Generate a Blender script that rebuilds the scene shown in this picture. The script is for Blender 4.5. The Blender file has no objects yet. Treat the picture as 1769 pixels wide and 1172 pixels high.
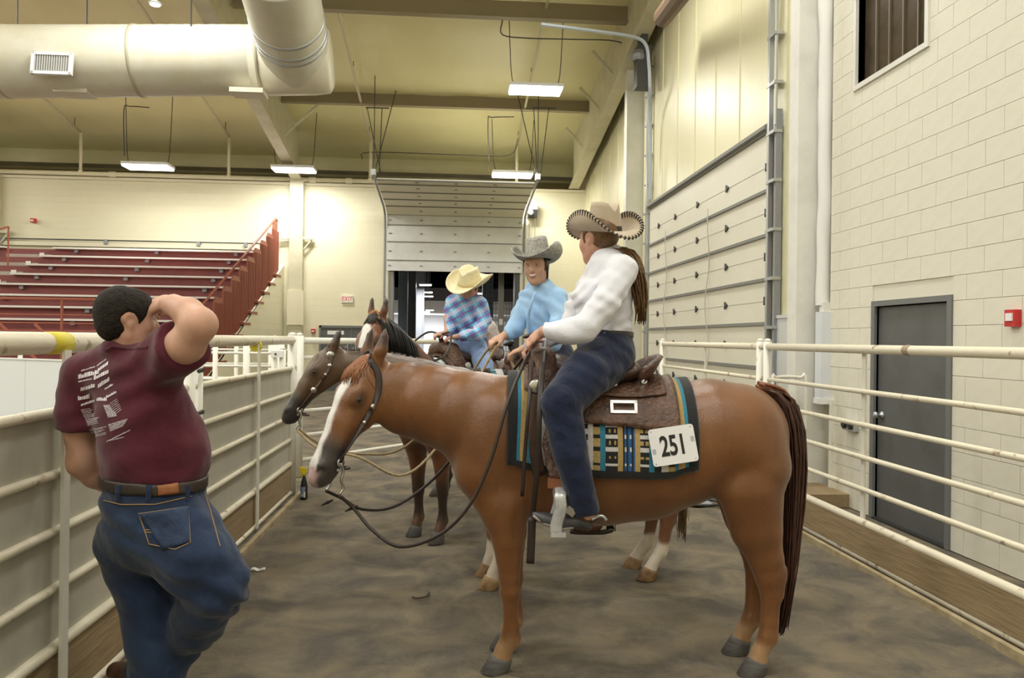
import bpy, bmesh, math, random
import numpy as np
from mathutils import Vector, Matrix, noise
from mathutils.bvhtree import BVHTree
random.seed(7); np.random.seed(7)
scn = bpy.context.scene
# ------------------------------------------------------------------ camera
FPX = 1349.0; CX, CY = 884.5, 586.0
CAM = np.array([0.0, 0.0, 1.65])
YAW = math.radians(4.43); ROLL = math.radians(0.70)
FW = np.array([math.sin(YAW), math.cos(YAW), 0.0])
R0 = np.array([math.cos(YAW), -math.sin(YAW), 0.0])
UP = np.array([0.0, 0.0, 1.0])
RC = R0*math.cos(ROLL) + UP*math.sin(ROLL)
UC = UP*math.cos(ROLL) - R0*math.sin(ROLL)
cd = bpy.data.cameras.new('camera'); cam = bpy.data.objects.new('camera', cd)
scn.collection.objects.link(cam); scn.camera = cam
cd.sensor_width = 36.0; cd.lens = FPX/1769.0*36.0; cd.clip_start = 0.05; cd.clip_end = 300
cam.matrix_world = Matrix(((RC[0], UC[0], -FW[0], CAM[0]), (RC[1], UC[1], -FW[1], CAM[1]),
                           (RC[2], UC[2], -FW[2], CAM[2]), (0, 0, 0, 1)))
# ------------------------------------------------------------------ world, light, exposure
w = bpy.data.worlds.new('world'); scn.world = w; w.use_nodes = True
w.node_tree.nodes['Background'].inputs[0].default_value = (1.0, 0.99, 0.96, 1)
w.node_tree.nodes['Background'].inputs[1].default_value = 0.0   # a closed hall: no sky reaches it
scn.view_settings.view_transform = 'Standard'; scn.view_settings.look = 'None'
scn.view_settings.gamma = 1.0; scn.view_settings.use_curve_mapping = False
scn.view_settings.exposure = -0.72
def area(name, loc, sx, sy, power, col=(1.0, 0.99, 0.945), rot=(0, 0, 0)):
    l = bpy.data.lights.new(name, 'AREA'); l.shape = 'RECTANGLE'; l.size = sx; l.size_y = sy
    l.energy = power; l.color = col
    o = bpy.data.objects.new(name, l); o.location = loc; o.rotation_euler = rot
    scn.collection.objects.link(o); return o
# the hall's rows of high-bay lamps go on outside the frame, at the spacing and 1.7 m drop below the roof of those in view
LAMP_W = 300; LAMP_COL = (1.0, 0.985, 0.92)
for i, x in enumerate((1.8, -4.6, -10.6, -16.6, -22.6, -28.6)):
    for j, y in enumerate((22.9, 17.5, 12.1, 6.7, 1.3, -4.1, -9.5)):
        if y < 13 or x < -12:
            area('high_bay_lamp_row_%d_bay_%d_offscreen' % (i+1, j+1), (x, y, 7.72+0.16*(25.8-y)-1.72), 1.2, 0.55, LAMP_W, LAMP_COL)

def P(px, py, Z):
    "point of the place seen at that spot of the photograph, Z metres in front of the lens"
    return CAM + Z*(FW + (px-CX)/FPX*RC + (CY-py)/FPX*UC)
def PA(px, py, axis, val):
    d = FW + (px-CX)/FPX*RC + (CY-py)/FPX*UC
    return CAM + d*((val-CAM[axis])/d[axis])
# ------------------------------------------------------------------ helpers
C = scn.collection
MATS = {}
def ramp(nt, stops):
    r = nt.nodes.new('ShaderNodeValToRGB'); e = r.color_ramp.elements
    while len(e) < len(stops): e.new(0.5)
    for el, (p, c) in zip(e, stops): el.position = p; el.color = (*c, 1) if len(c) == 3 else c
    return r
def mat(name, col, rough=0.6, metal=0.0, col2=None, scale=6.0, lo=0.4, hi=0.65, bump=0.0, bscale=None,
        spec=0.5, attr=None, emit=None, coat=0.0, detail=6.0, stretch=None, sheen=0.0, dist=0.0):
    if name in MATS: return MATS[name]
    m = bpy.data.materials.new(name); m.use_nodes = True; nt = m.node_tree; b = nt.nodes['Principled BSDF']
    b.inputs['Roughness'].default_value = rough; b.inputs['Metallic'].default_value = metal
    b.inputs['Specular IOR Level'].default_value = spec
    b.inputs['Coat Weight'].default_value = coat; b.inputs['Coat Roughness'].default_value = 0.3
    b.inputs['Sheen Weight'].default_value = sheen
    b.inputs['Base Color'].default_value = (*col, 1)
    tc = nt.nodes.new('ShaderNodeTexCoord'); mp = nt.nodes.new('ShaderNodeMapping')
    nt.links.new(tc.outputs['Object'], mp.inputs[0])
    if stretch: mp.inputs['Scale'].default_value = stretch
    src = None
    if attr:
        a = nt.nodes.new('ShaderNodeAttribute'); a.attribute_name = attr; src = a.outputs['Color']
    if col2 is not None:
        n = nt.nodes.new('ShaderNodeTexNoise'); n.inputs['Scale'].default_value = scale; n.inputs['Detail'].default_value = detail
        n.inputs['Roughness'].default_value = 0.62; n.inputs['Distortion'].default_value = dist
        nt.links.new(mp.outputs[0], n.inputs['Vector'])
        r = ramp(nt, [(lo, (0, 0, 0)), (hi, (1, 1, 1))]); nt.links.new(n.outputs['Fac'], r.inputs[0])
        mx = nt.nodes.new('ShaderNodeMix'); mx.data_type = 'RGBA'
        nt.links.new(r.outputs[0], mx.inputs['Factor'])
        if src:
            mx.blend_type = 'MULTIPLY'; nt.links.new(src, mx.inputs['A'])
        else: mx.inputs['A'].default_value = (*col, 1)
        mx.inputs['B'].default_value = (*col2, 1); src = mx.outputs['Result']
    if src: nt.links.new(src, b.inputs['Base Color'])
    if emit:
        b.inputs['Emission Color'].default_value = (*emit[0], 1); b.inputs['Emission Strength'].default_value = emit[1]
    if bump:
        n2 = nt.nodes.new('ShaderNodeTexNoise'); n2.inputs['Scale'].default_value = bscale or scale; n2.inputs['Detail'].default_value = 5
        nt.links.new(mp.outputs[0], n2.inputs['Vector'])
        bp = nt.nodes.new('ShaderNodeBump'); bp.inputs['Strength'].default_value = bump; bp.inputs['Distance'].default_value = 0.02
        nt.links.new(n2.outputs['Fac'], bp.inputs['Height']); nt.links.new(bp.outputs[0], b.inputs['Normal'])
    MATS[name] = m; return m
def link(o, parent=None):
    C.objects.link(o)
    if parent is not None: o.parent = parent
    return o
def worldloc(o):
    v = np.zeros(3)
    while o is not None: v += np.array(o.location); o = o.parent
    return v
def mesh_obj(name, V, F, m, parent=None, smooth=False, local=False, cols=None):
    V = np.asarray(V, dtype=float)
    if parent is not None and not local: V = V - worldloc(parent)
    me = bpy.data.meshes.new(name); me.from_pydata(V.tolist(), [], [tuple(int(i) for i in f) for f in F])
    if smooth: me.polygons.foreach_set('use_smooth', [True]*len(me.polygons))
    if cols is not None:
        a = me.color_attributes.new('Col', 'FLOAT_COLOR', 'POINT')
        c4 = np.ones((len(V), 4), dtype=np.float32); c4[:, :3] = cols
        a.data.foreach_set('color', c4.ravel())
    me.update()
    for mm in (m if isinstance(m, (list, tuple)) else [m]): me.materials.append(mm)
    return link(bpy.data.objects.new(name, me), parent)
class MB:
    def __init__(s): s.V = []; s.F = []
    def add(s, vs, fs):
        k = len(s.V); s.V += [tuple(map(float, v)) for v in vs]; s.F += [tuple(i+k for i in f) for f in fs]; return s
    def obox(s, c, ax, h):
        c = np.array(c, float); ax = [np.array(a, float)/np.linalg.norm(a) for a in ax]
        vs = [c + sx*h[0]*ax[0] + sy*h[1]*ax[1] + sz*h[2]*ax[2] for sz in (-1, 1) for sy in (-1, 1) for sx in (-1, 1)]
        return s.add(vs, [(0, 2, 3, 1), (4, 5, 7, 6), (0, 1, 5, 4), (2, 6, 7, 3), (0, 4, 6, 2), (1, 3, 7, 5)])
    def box(s, x0, x1, y0, y1, z0, z1):
        return s.obox(((x0+x1)/2, (y0+y1)/2, (z0+z1)/2), ((1, 0, 0), (0, 1, 0), (0, 0, 1)), (abs(x1-x0)/2, abs(y1-y0)/2, abs(z1-z0)/2))
    def tube(s, pts, r, n=8, cap=True, flat=None, side=None):
        pts = [np.array(p, float) for p in pts]; k = len(pts); rr = r if hasattr(r, '__len__') else [r]*k
        rings = []; prev = None
        for i, p in enumerate(pts):
            t = pts[min(i+1, k-1)] - pts[max(i-1, 0)]; t = t/(np.linalg.norm(t)+1e-9)
            a = np.array(side, float) if side is not None else (prev if prev is not None else (np.array([0, 0, 1.0]) if abs(t[2]) < 0.9 else np.array([1.0, 0, 0])))
            a = a - t*np.dot(a, t); a /= (np.linalg.norm(a)+1e-9); prev = a; b = np.cross(t, a)
            fa = flat if flat else 1.0
            rings.append([p + rr[i]*(math.cos(2*math.pi*j/n)*a + fa*math.sin(2*math.pi*j/n)*b) for j in range(n)])
        vs = [v for rg in rings for v in rg]; fs = []
        for i in range(k-1):
            for j in range(n):
                fs.append((i*n+j, i*n+(j+1) % n, (i+1)*n+(j+1) % n, (i+1)*n+j))
        if cap: fs += [tuple(range(n-1, -1, -1)), tuple((k-1)*n+j for j in range(n))]
        return s.add(vs, fs)
    def lathe(s, c, prof, n=16, axis=(0, 0, 1)):
        c = np.array(c, float); ax = np.array(axis, float); ax /= np.linalg.norm(ax)
        return s.tube([c + ax*z for r, z in prof], [max(r, 1e-4) for r, z in prof], n)
    def sheet(s, grid, closed_u=False):
        n, m_ = len(grid), len(grid[0]); vs = [v for row in grid for v in row]; fs = []
        for i in range(n-1):
            for j in range(m_ if closed_u else m_-1):
                fs.append((i*m_+j, i*m_+(j+1) % m_, (i+1)*m_+(j+1) % m_, (i+1)*m_+j))
        return s.add(vs, fs)
    def build(s, name, m, parent=None, smooth=False, local=False):
        o = mesh_obj(name, s.V, s.F, m, parent, smooth, local)
        bm = bmesh.new(); bm.from_mesh(o.data); bmesh.ops.recalc_face_normals(bm, faces=bm.faces); bm.to_mesh(o.data); bm.free()
        return o
def tag(o, label, cat, group=None):
    o['label'] = label; o['category'] = cat
    if group: o['group'] = group
    return o
def thing(name, label, cat, loc=(0, 0, 0), group=None, rotz=0):
    o = bpy.data.objects.new(name, None); o.location = [float(v) for v in loc]; o.rotation_euler = (0, 0, rotz); o.empty_display_size = 0.1
    link(o); return tag(o, label, cat, group)
def struct(o): o['kind'] = 'structure'; return o
def smooth_pts(pts, sub=6):
    "Catmull-Rom through the points"
    p = [np.array(q, float) for q in pts]; p = [2*p[0]-p[1]] + p + [2*p[-1]-p[-2]]; out = []
    for i in range(1, len(p)-2):
        for j in range(sub):
            t = j/sub
            out.append(0.5*((2*p[i]) + (-p[i-1]+p[i+1])*t + (2*p[i-1]-5*p[i]+4*p[i+1]-p[i+2])*t*t + (-p[i-1]+3*p[i]-3*p[i+1]+p[i+2])*t**3))
    out.append(p[-2]); return out
def text_mesh(txt, size, extrude=0.002):
    cu = bpy.data.curves.new('txt', 'FONT'); cu.body = txt; cu.size = size; cu.extrude = extrude; cu.offset = 0.0025 if txt == '251' else 0.0; cu.align_x = 'CENTER'; cu.align_y = 'CENTER'
    o = bpy.data.objects.new('txt', cu); C.objects.link(o); bpy.context.view_layer.update()
    me = bpy.data.meshes.new_from_object(o.evaluated_get(bpy.context.evaluated_depsgraph_get()))
    V = np.array([v.co[:] for v in me.vertices]); F = [tuple(p.vertices) for p in me.polygons]
    bpy.data.objects.remove(o); bpy.data.curves.remove(cu); bpy.data.meshes.remove(me)
    return V, F
# ------------------------------------------------------------------ materials
M_wall = mat('cream_paint', (0.74, 0.67, 0.47), 0.55, col2=(0.68, 0.60, 0.40), scale=1.2, lo=0.3, hi=0.8, bump=0.05, bscale=30)
M_block = mat('painted_block', (0.78, 0.755, 0.65), 0.6, col2=(0.73, 0.70, 0.59), scale=2.5, lo=0.3, hi=0.8, bump=0.12, bscale=60)
M_mortar = mat('mortar', (0.73, 0.70, 0.60), 0.8)
M_insul = mat('insulation_vinyl', (0.85, 0.80, 0.49), 0.38, col2=(0.77, 0.71, 0.40), scale=1.0, lo=0.3, hi=0.75, bump=0.45, bscale=1.6, stretch=(1, 0.35, 1))
M_wallins = mat('wall_insulation', (0.78, 0.74, 0.51), 0.4, col2=(0.72, 0.67, 0.43), scale=1.5, lo=0.3, hi=0.75, bump=0.6, bscale=3.0, stretch=(1, 1, 0.25))
M_tan = mat('tan_band', (0.52, 0.44, 0.22), 0.7, col2=(0.44, 0.36, 0.17), scale=2)
M_steel = mat('cream_steel', (0.64, 0.61, 0.46), 0.5, col2=(0.55, 0.52, 0.37), scale=2)
M_brown = mat('brown_steel', (0.30, 0.25, 0.16), 0.5)
M_greyc = mat('grey_column', (0.62, 0.61, 0.53), 0.5, col2=(0.55, 0.54, 0.46), scale=2)
M_whitec = mat('white_column', (0.78, 0.77, 0.72), 0.55, col2=(0.70, 0.69, 0.64), scale=3)
M_duct = mat('painted_duct', (0.66, 0.64, 0.54), 0.42, col2=(0.62, 0.58, 0.44), scale=2)
M_dark = mat('dark_metal', (0.07, 0.07, 0.07), 0.45, 0.6)
M_galv = mat('galvanized', (0.50, 0.52, 0.54), 0.4, 0.75)
M_pipe = mat('cream_pipe', (0.76, 0.71, 0.54), 0.45)
M_rail = mat('chipped_cream_paint', (0.76, 0.70, 0.55), 0.42, col2=(0.33, 0.24, 0.15), scale=9, lo=0.60, hi=0.68, bump=0.1, bscale=30, detail=8)
M_railw = mat('white_rail_paint', (0.80, 0.78, 0.70), 0.4, col2=(0.45, 0.36, 0.25), scale=8, lo=0.66, hi=0.72)
M_sheet = mat('fence_sheet', (0.50, 0.48, 0.40), 0.5, col2=(0.42, 0.40, 0.33), scale=3, lo=0.35, hi=0.7, stretch=(1, 1, 0.5))
M_wood = mat('weathered_board', (0.34, 0.25, 0.14), 0.8, col2=(0.24, 0.17, 0.09), scale=5, lo=0.35, hi=0.7, bump=0.2, bscale=12, stretch=(6, 0.5, 6))
M_panel = mat('door_panel_cream', (0.76, 0.73, 0.62), 0.45, col2=(0.70, 0.67, 0.56), scale=1.2, lo=0.3, hi=0.8)
M_panelw = mat('door_panel_white', (0.74, 0.75, 0.74), 0.45, col2=(0.66, 0.67, 0.66), scale=1.5)
M_seam = mat('seam_grey', (0.22, 0.22, 0.20), 0.6)
M_door = mat('grey_door', (0.12, 0.125, 0.125), 0.45, col2=(0.10, 0.10, 0.10), scale=3)
M_maroon = mat('maroon_paint', (0.23, 0.055, 0.05), 0.5, col2=(0.19, 0.045, 0.045), scale=2)
M_maroonr = mat('red_oxide_rail', (0.30, 0.085, 0.05), 0.5)
M_seat = mat('aluminium_seat', (0.74, 0.72, 0.68), 0.4, 0.1)
M_stepg = mat('grey_step', (0.45, 0.42, 0.36), 0.7)
M_red = mat('alarm_red', (0.55, 0.03, 0.03), 0.4)
M_white = mat('white_plastic', (0.85, 0.85, 0.84), 0.4)
M_black = mat('black_plastic', (0.02, 0.02, 0.022), 0.4)
M_lampf = mat('lamp_housing', (0.7, 0.7, 0.68), 0.4)
M_lamp = mat('lamp_diffuser', (1, 1, 1), 0.5, emit=((1.0, 0.99, 0.97), 9.0))
# ------------------------------------------------------------------ setting
WR = 4.0; WR2 = 4.15; YB = 24.5
M_dirt = mat('arena_dirt', (0.215, 0.178, 0.124), 0.95, col2=(0.108, 0.096, 0.080), scale=2.3, lo=0.38, hi=0.62, bump=1.0, bscale=20, detail=14, spec=0.15, dist=0.5)
xs = np.concatenate([np.arange(-34, -2.2, 3.0), np.arange(-2.2, 4.4, 0.055), np.arange(4.5, 14, 3)])
ys = np.concatenate([np.arange(-14, 1.5, 2.5), np.arange(1.8, 12.5, 0.055), np.arange(12.6, 90, 3.0)])
V = []; 
for y in ys:
    for x in xs:
        near = (-1.55 < x < 3.05 and 2 < y < 12)
        h = 0.0
        if near:
            q = Vector((x, y, 0))
            h = 0.014*noise.fractal(q*1.5, 1.0, 2.0, 3) + 0.013*noise.noise(q*4.5) + 0.009*noise.noise(q*9.0)
        V.append((x, y, h-0.006))
nx, ny = len(xs), len(ys)
F = [(j*nx+i, j*nx+i+1, (j+1)*nx+i+1, (j+1)*nx+i) for j in range(ny-1) for i in range(nx-1)]
struct(mesh_obj('floor', V, F, M_dirt, smooth=True))
# right wall: block-work with a door and a high window
D0, D1, DH = 6.02, 7.10, 2.0          # door_1 opening
W0, W1, WZ = 6.36, 7.50, 4.22         # window_1 opening
YE = 8.0
wr = MB()
for (y0, y1, z0, z1) in ((-13, D0, 0, WZ), (D0, D1, DH, WZ), (D1, YE, 0, WZ), (-13, W0, WZ, 6.2), (W1, YE, WZ, 6.2), (-13, YE, 6.2, 14.0)):
    wr.box(WR+0.012, WR+0.3, y0, y1, z0, z1)
wallr = struct(wr.build('wall_right', M_mortar))
bm_ = MB().box(0, 0.012+0.03, -0.5, 0.5, -0.5, 0.5)
bme = None
def block(y0, y1, z0, z1):
    global bme
    if y1-y0 < 0.03: return
    if bme is None:
        o = bm_.build('block', M_block, None); bme = o.data
        C.objects.unlink(o); bpy.data.objects.remove(o)
    o = bpy.data.objects.new('block', bme); o.location = (WR, (y0+y1)/2, (z0+z1)/2); o.scale = (1, y1-y0-0.004, z1-z0-0.004); link(o, wallr)
for r in range(31):
    z0, z1 = r*0.2, r*0.2+0.2; y = 3.8 - (0.2 if r % 2 else 0)
    while y < YE:
        a, b = y, min(y+0.4, YE); y += 0.4
        segs = [(a, b)]
        for (o0, o1, q0, q1) in ((D0-0.06, D1+0.06, -1, DH+0.05), (W0-0.03, W1+0.03, WZ-0.02, 6.2)):
            if z1-0.02 > q0 and z0+0.02 < q1:
                segs = [s_ for (p, q) in segs for s_ in ((p, min(q, o0)), (max(p, o1), q)) if s_[1]-s_[0] > 0.02]
        for p, q in segs:
            if z0 < 4.0 or p > 5.0: block(p, q, z0, z1)
d1 = struct(MB().box(WR+0.03, WR+0.075, D0, D1, 0.015, DH-0.01).build('door_1', M_door))
MB().box(WR-0.015, WR+0.05, D0-0.06, D0, 0, DH+0.05).box(WR-0.015, WR+0.05, D1, D1+0.06, 0, DH+0.05).box(WR-0.015, WR+0.05, D0, D1, DH, DH+0.05).build('door_frame', mat('frame_grey', (0.17, 0.175, 0.175), 0.5), d1)
kb = MB().lathe((WR+0.03, D1-0.08, 0.98), [(0.035, 0), (0.035, 0.012), (0.014, 0.02), (0.014, 0.05), (0.03, 0.055), (0.03, 0.075), (0.012, 0.085)], 14, (-1, 0, 0)).build('door_handle', M_galv, d1, True)
for z in (0.25, 1.0, 1.8):
    MB().tube([(WR+0.015, D0+0.02, z-0.06), (WR+0.015, D0+0.02, z+0.06)], 0.012).build('hinge', M_galv, d1)
MB().box(WR-0.02, WR+0.07, D0, D1, -0.01, 0.014).build('threshold', M_dark, d1)
w1 = struct(MB().box(WR+0.08, WR+0.10, W0, W1, WZ, 6.15).build('window_1', mat('dark_window', (0.075, 0.055, 0.035), 0.25, col2=(0.05, 0.035, 0.02), scale=4)))
for k in range(1, 5):
    y = W0+(W1-W0)*k/5; MB().box(WR+0.062, WR+0.08, y-0.010, y+0.010, WZ, 6.15).build('mullion', mat('window_brown', (0.16, 0.12, 0.08), 0.5), w1)
fm = MB()
for (a, b, c, d) in ((W0-0.05, W0, WZ-0.05, 6.2), (W1, W1+0.05, WZ-0.05, 6.2), (W0, W1, WZ-0.05, WZ), (W0, W1, 6.15, 6.2)): fm.box(WR-0.02, WR+0.08, a, b, c, d)
fm.build('window_frame', M_whitec, w1)
# insulated metal side wall beyond
ws = struct(MB().box(WR2, WR2+0.25, YE, YB+2.5, 0, 10.7).build('wall_side', M_wallins))
for y in np.arange(9.0, 24.4, 1.05):
    MB().tube([(WR2-0.003, y, 4.4 if 9.7 < y < 15.9 else 0.0), (WR2-0.003, y, 9.4)], 0.012, 6).build('seam', M_wallins, ws)
struct(MB().box(3.72, WR2+0.1, 8.2, 8.42, 0, 10.4).build('trim_1', M_whitec))                 # near wall column
struct(MB().box(3.78, WR2+0.1, 16.9, 17.15, 0, 8.7).build('trim_2', M_greyc))              # far wall column
struct(MB().box(WR2-0.06, WR2+0.02, 8.95, 9.62, 0, 1.95).box(WR2-0.075, WR2, 8.93, 9.64, 1.95, 1.99).build('trim_3', mat('grey_wainscot', (0.60, 0.61, 0.60), 0.5)))
# back wall with the drive-through opening
OX0, OX1, OH = -1.97, 2.12, 5.25
M_cmu = mat('back_wall_paint', (0.80, 0.76, 0.57), 0.6, col2=(0.76, 0.71, 0.52), scale=0.8, lo=0.3, hi=0.8)
if True:   # faint far courses, too small to pick apart
    nt = M_cmu.node_tree; bs = nt.nodes['Principled BSDF']; tc = nt.nodes.new('ShaderNodeTexCoord'); mp = nt.nodes.new('ShaderNodeMapping')
    mp.inputs['Rotation'].default_value = (math.pi/2, 0, 0); nt.links.new(tc.outputs['Object'], mp.inputs[0])
    bk = nt.nodes.new('ShaderNodeTexBrick'); bk.inputs['Scale'].default_value = 1.0; bk.inputs['Brick Width'].default_value = 0.4; bk.inputs['Row Height'].default_value = 0.2
    bk.inputs['Mortar Size'].default_value = 0.008; nt.links.new(mp.outputs[0], bk.inputs['Vector'])
    bp = nt.nodes.new('ShaderNodeBump'); bp.inputs['Strength'].default_value = 0.5; bp.inputs['Distance'].default_value = 0.01; bp.invert = True
    nt.links.new(bk.outputs['Fac'], bp.inputs['Height']); nt.links.new(bp.outputs[0], bs.inputs['Normal'])
wb = MB().box(-34, OX0, YB, YB+0.3, 0, 6.3).box(OX1, WR2+0.2, YB, YB+0.3, 0, 6.3).box(OX0, OX1, YB, YB+0.3, OH, 6.3)
struct(wb.build('wall_back', M_cmu))
struct(MB().box(-34, WR2, YB-0.10, YB+2.2, 6.3, 6.38).build('trim_4', M_pipe))              # ledge on top of the back wall
struct(MB().box(-34, WR2, YB+2.0, YB+2.2, 6.3, 8.4).build('wall_upper', M_tan))
ib = []
for i, x in enumerate(np.arange(-34, 4.2, 0.3)):
    row = []
    for j, z in enumerate(np.linspace(6.98, 7.75, 7)):
        row.append((x, YB+1.9+0.06*noise.noise(Vector((x*2.2, z*3, 3))) - 0.1*math.sin(math.pi*j/6), z))
    ib.append(row)
struct(MB().sheet(ib).build('trim_5', M_wallins, smooth=True))                              # sagging insulation band
struct(MB().box(-34.3, -34, -13, YB+2.4, 0, 14.0).build('wall_left', M_cmu)); struct(MB().box(-34.3, WR+0.3, -13.3, -13, 0, 14.2).build('wall_rear', M_cmu))
# roof
RS = 0.16
def roofz(y): return 7.72 + RS*(YB+1.3-y)
cg = []
for y in np.arange(-13, YB+2.4, 0.45):
    cg.append([(x, y, roofz(y) + 0.035*noise.noise(Vector((x*0.9, y*2.5, 0)))+0.03*math.cos(y*2*math.pi/1.6)) for x in np.arange(-34, 4.6, 0.8)])
struct(MB().sheet(cg).build('ceiling', M_insul, smooth=True))
for k, X in enumerate((-13.65, -4.76, 3.78)):
    rf = MB(); y0 = YB-0.15; hw = 0.16
    def seg(ya, yb, za, zb, h, w_):
        a = np.array((X, ya, za)); b = np.array((X, yb, zb)); d = b-a
        rf.obox((a+b)/2, ((1, 0, 0), d, np.cross((1, 0, 0), d)), (w_, np.linalg.norm(d)/2, h))
    seg(y0, -10, 6.42, 6.42+RS*(y0+10), 0.02, hw)
    n_ = len(rf.V)
    rf.add([(X-0.02, y0, 6.42), (X+0.02, y0, 6.42), (X+0.02, -10, 6.42+RS*(y0+10)), (X-0.02, -10, 6.42+RS*(y0+10)),
            (X-0.02, y0, roofz(y0)+0.1), (X+0.02, y0, roofz(y0)+0.1), (X+0.02, -10, roofz(-10)+0.1), (X-0.02, -10, roofz(-10)+0.1)],
           [(0, 1, 2, 3), (4, 7, 6, 5), (0, 4, 5, 1), (1, 5, 6, 2), (2, 6, 7, 3), (3, 7, 4, 0)])
    if k < 2: rf.box(X-0.2, X+0.2, YB-0.28, YB, 0.0, 6.42)
    struct(rf.build('trim_%d' % (6+k), M_steel))
for k, (yb, zb) in enumerate(((21.7, 8.05), (16.9, 8.62))):
    struct(MB().box(-4.7, 3.95, yb-0.02, yb+0.02, zb, zb+0.36).box(-4.7, 3.95, yb-0.10, yb+0.10, zb-0.02, zb).build('trim_%d' % (9+k), M_brown))
struct(MB().box(-4.7, 3.95, 11.9, 12.1, 9.35, 9.7).build('trim_11', M_brown))
# braces between rafter and purlin / wall
for k, (a, b) in enumerate((((-4.6, 21.6, 7.1), (-3.7, 21.7, 8.0)), ((3.85, 22.6, 7.2), (3.3, 22.9, 7.9)), ((3.85, 20.2, 7.6), (3.3, 20.4, 8.3)), ((3.85, 18.4, 7.9), (3.3, 18.6, 8.6)))):
    tag(MB().tube([a, b], 0.04, 6).build('roof_brace', M_steel), ('flange brace between the hall rafter and the brown purlin', 'flange brace by the side wall under the roof edge, lowest', 'flange brace by the side wall under the roof edge, middle', 'flange brace by the side wall under the roof edge, highest')[k], 'brace', 'roof braces')
# double door in the back wall
xa = PA(552, 570, 1, YB)[0]; d2 = struct(MB().box(xa+0.06, xa+1.9, YB-0.05, YB+0.02, 0, 1.93).build('door_2', M_door))
MB().box(xa, xa+0.06, YB-0.08, YB, 0, 2.0).box(xa+1.9, xa+1.96, YB-0.08, YB, 0, 2.0).box(xa, xa+1.96, YB-0.08, YB, 1.93, 2.0).build('door_frame', mat('frame_grey', (0.17, 0.175, 0.175), 0.5), d2)
MB().box(xa+0.97, xa+0.99, YB-0.06, YB-0.04, 0, 1.92).build('meeting_stile', MATS['frame_grey'], d2)
MB().box(xa+0.25, xa+0.75, YB-0.06, YB-0.05, 1.72, 1.84).build('notice', M_white, d2)
for dx in (0.85, 1.1): MB().box(xa+dx, xa+dx+0.03, YB-0.075, YB-0.05, 0.9, 1.6).build('pull_bar', M_galv, d2)
# ------------------------------------------------------------------ far hall seen through the opening
M_silver = mat('silver_insulation', (0.62, 0.62, 0.66), 0.32, 0.35, col2=(0.42, 0.42, 0.46), scale=0.7, lo=0.35, hi=0.65, bump=0.7, bscale=1.2, stretch=(1, 0.3, 1))
M_hallw = mat('hall_white', (0.78, 0.79, 0.82), 0.6)
struct(MB().box(-16, 16, 62, 62.3, 0, 4.6).build('wall_hall', M_hallw))
struct(MB().box(-16, 16, 61.7, 62, 4.6, 5.6).build('trim_12', mat('dark_band', (0.09, 0.09, 0.10), 0.6)))
struct(MB().box(-16, -15.7, 25, 62, 0, 9).build('wall_hall_left', M_hallw)); struct(MB().box(15.7, 16, 25, 62, 0, 9).build('wall_hall_right', M_hallw))
hc = [[(x, y, 6.9 + 0.115*(y-25) if y < 62 else 11.2) for x in np.arange(-16, 16.1, 1.0)] for y in np.arange(25, 63, 1.0)]
struct(MB().sheet(hc).build('ceiling_hall', M_silver, smooth=True))
M_blue = mat('blue_steel', (0.30, 0.38, 0.52), 0.5); M_gsteel = mat('grey_steel', (0.27, 0.28, 0.30), 0.5)
for k, (px, Y, wd, mm, lb) in enumerate(((696, 29, 0.30, M_blue, 'blue steel column near the left jamb of the far opening'), (708, 36, 0.5, M_gsteel, 'grey steel column behind the blue one in the far hall'), (722, 42, 0.6, M_gsteel, 'thick grey column beside the white far wall'), (842, 30, 0.38, M_blue, 'blue steel column behind the child in plaid'))):
    x = PA(px, 560, 1, Y)[0]; h = 6.8+0.1*(Y-25)
    t = thing('hall_column', lb, 'column', (x, Y, 0), 'far hall columns')
    MB().box(x-wd/2, x+wd/2, Y-0.02, Y+0.02, 0, h).build('web', mm, t); MB().box(x-wd/2-0.02, x-wd/2+0.03, Y-0.2, Y+0.2, 0, h).build('flange', mm, t); MB().box(x+wd/2-0.03, x+wd/2+0.02, Y-0.2, Y+0.2, 0, h).build('flange', mm, t)
    if k == 1:
        for a in range(9):
            ang = -1.1+a*0.27; z0 = 4.9
            MB().tube([(x, Y, z0), (x+1.9*math.sin(ang), Y, z0+1.0+1.0*math.cos(ang))], 0.03, 5).build('brace', M_dark, t)
for k, (px, py, Y) in enumerate(((735, 492, 40), (738, 505, 46), (740, 512, 50), (735, 539, 55), (742, 536, 58), (829, 507, 44))):
    p = PA(px, py, 1, Y)
    t = thing('strip_light', 'bright strip light under the silver roof of the far hall' if k < 5 else 'lone bright strip light beside the far blue column behind the child', 'light', p, 'far hall strip lights')
    MB().box(p[0]-0.32, p[0]+0.32, Y-0.2, Y+0.2, p[2], p[2]+0.06).build('housing', M_lampf, t); MB().box(p[0]-0.30, p[0]+0.30, Y-0.19, Y+0.19, p[2]-0.05, p[2]).build('diffuser', M_lamp, t)
    l = area('strip_light_tube', p, 0.6, 0.36, 3*LAMP_W, (0.97, 0.98, 1.0)); l.parent = t; l.location = (0, 0, -0.06)
    MB().tube([(p[0], Y, p[2]+0.05), (p[0], Y, 6.9+0.115*(Y-25)-0.02)], 0.012, 4).build('hanger', M_galv, t)
x0 = PA(716, 542, 1, 52)[0]; x1 = PA(775, 542, 1, 52)[0]
struct(MB().tube([(x0-9, 52, PA(716, 543, 1, 52)[2]), (x1+14, 52, PA(716, 543, 1, 52)[2])], 0.06, 6).build('trim_13', M_hallw))
tr = MB()
for k in range(7):
    xa_ = -6+k*2.0
    tr.tube([(xa_, 45, 8.0), (xa_+1.0, 45, 8.7), (xa_+2.0, 45, 8.0)], 0.05, 5)
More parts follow.
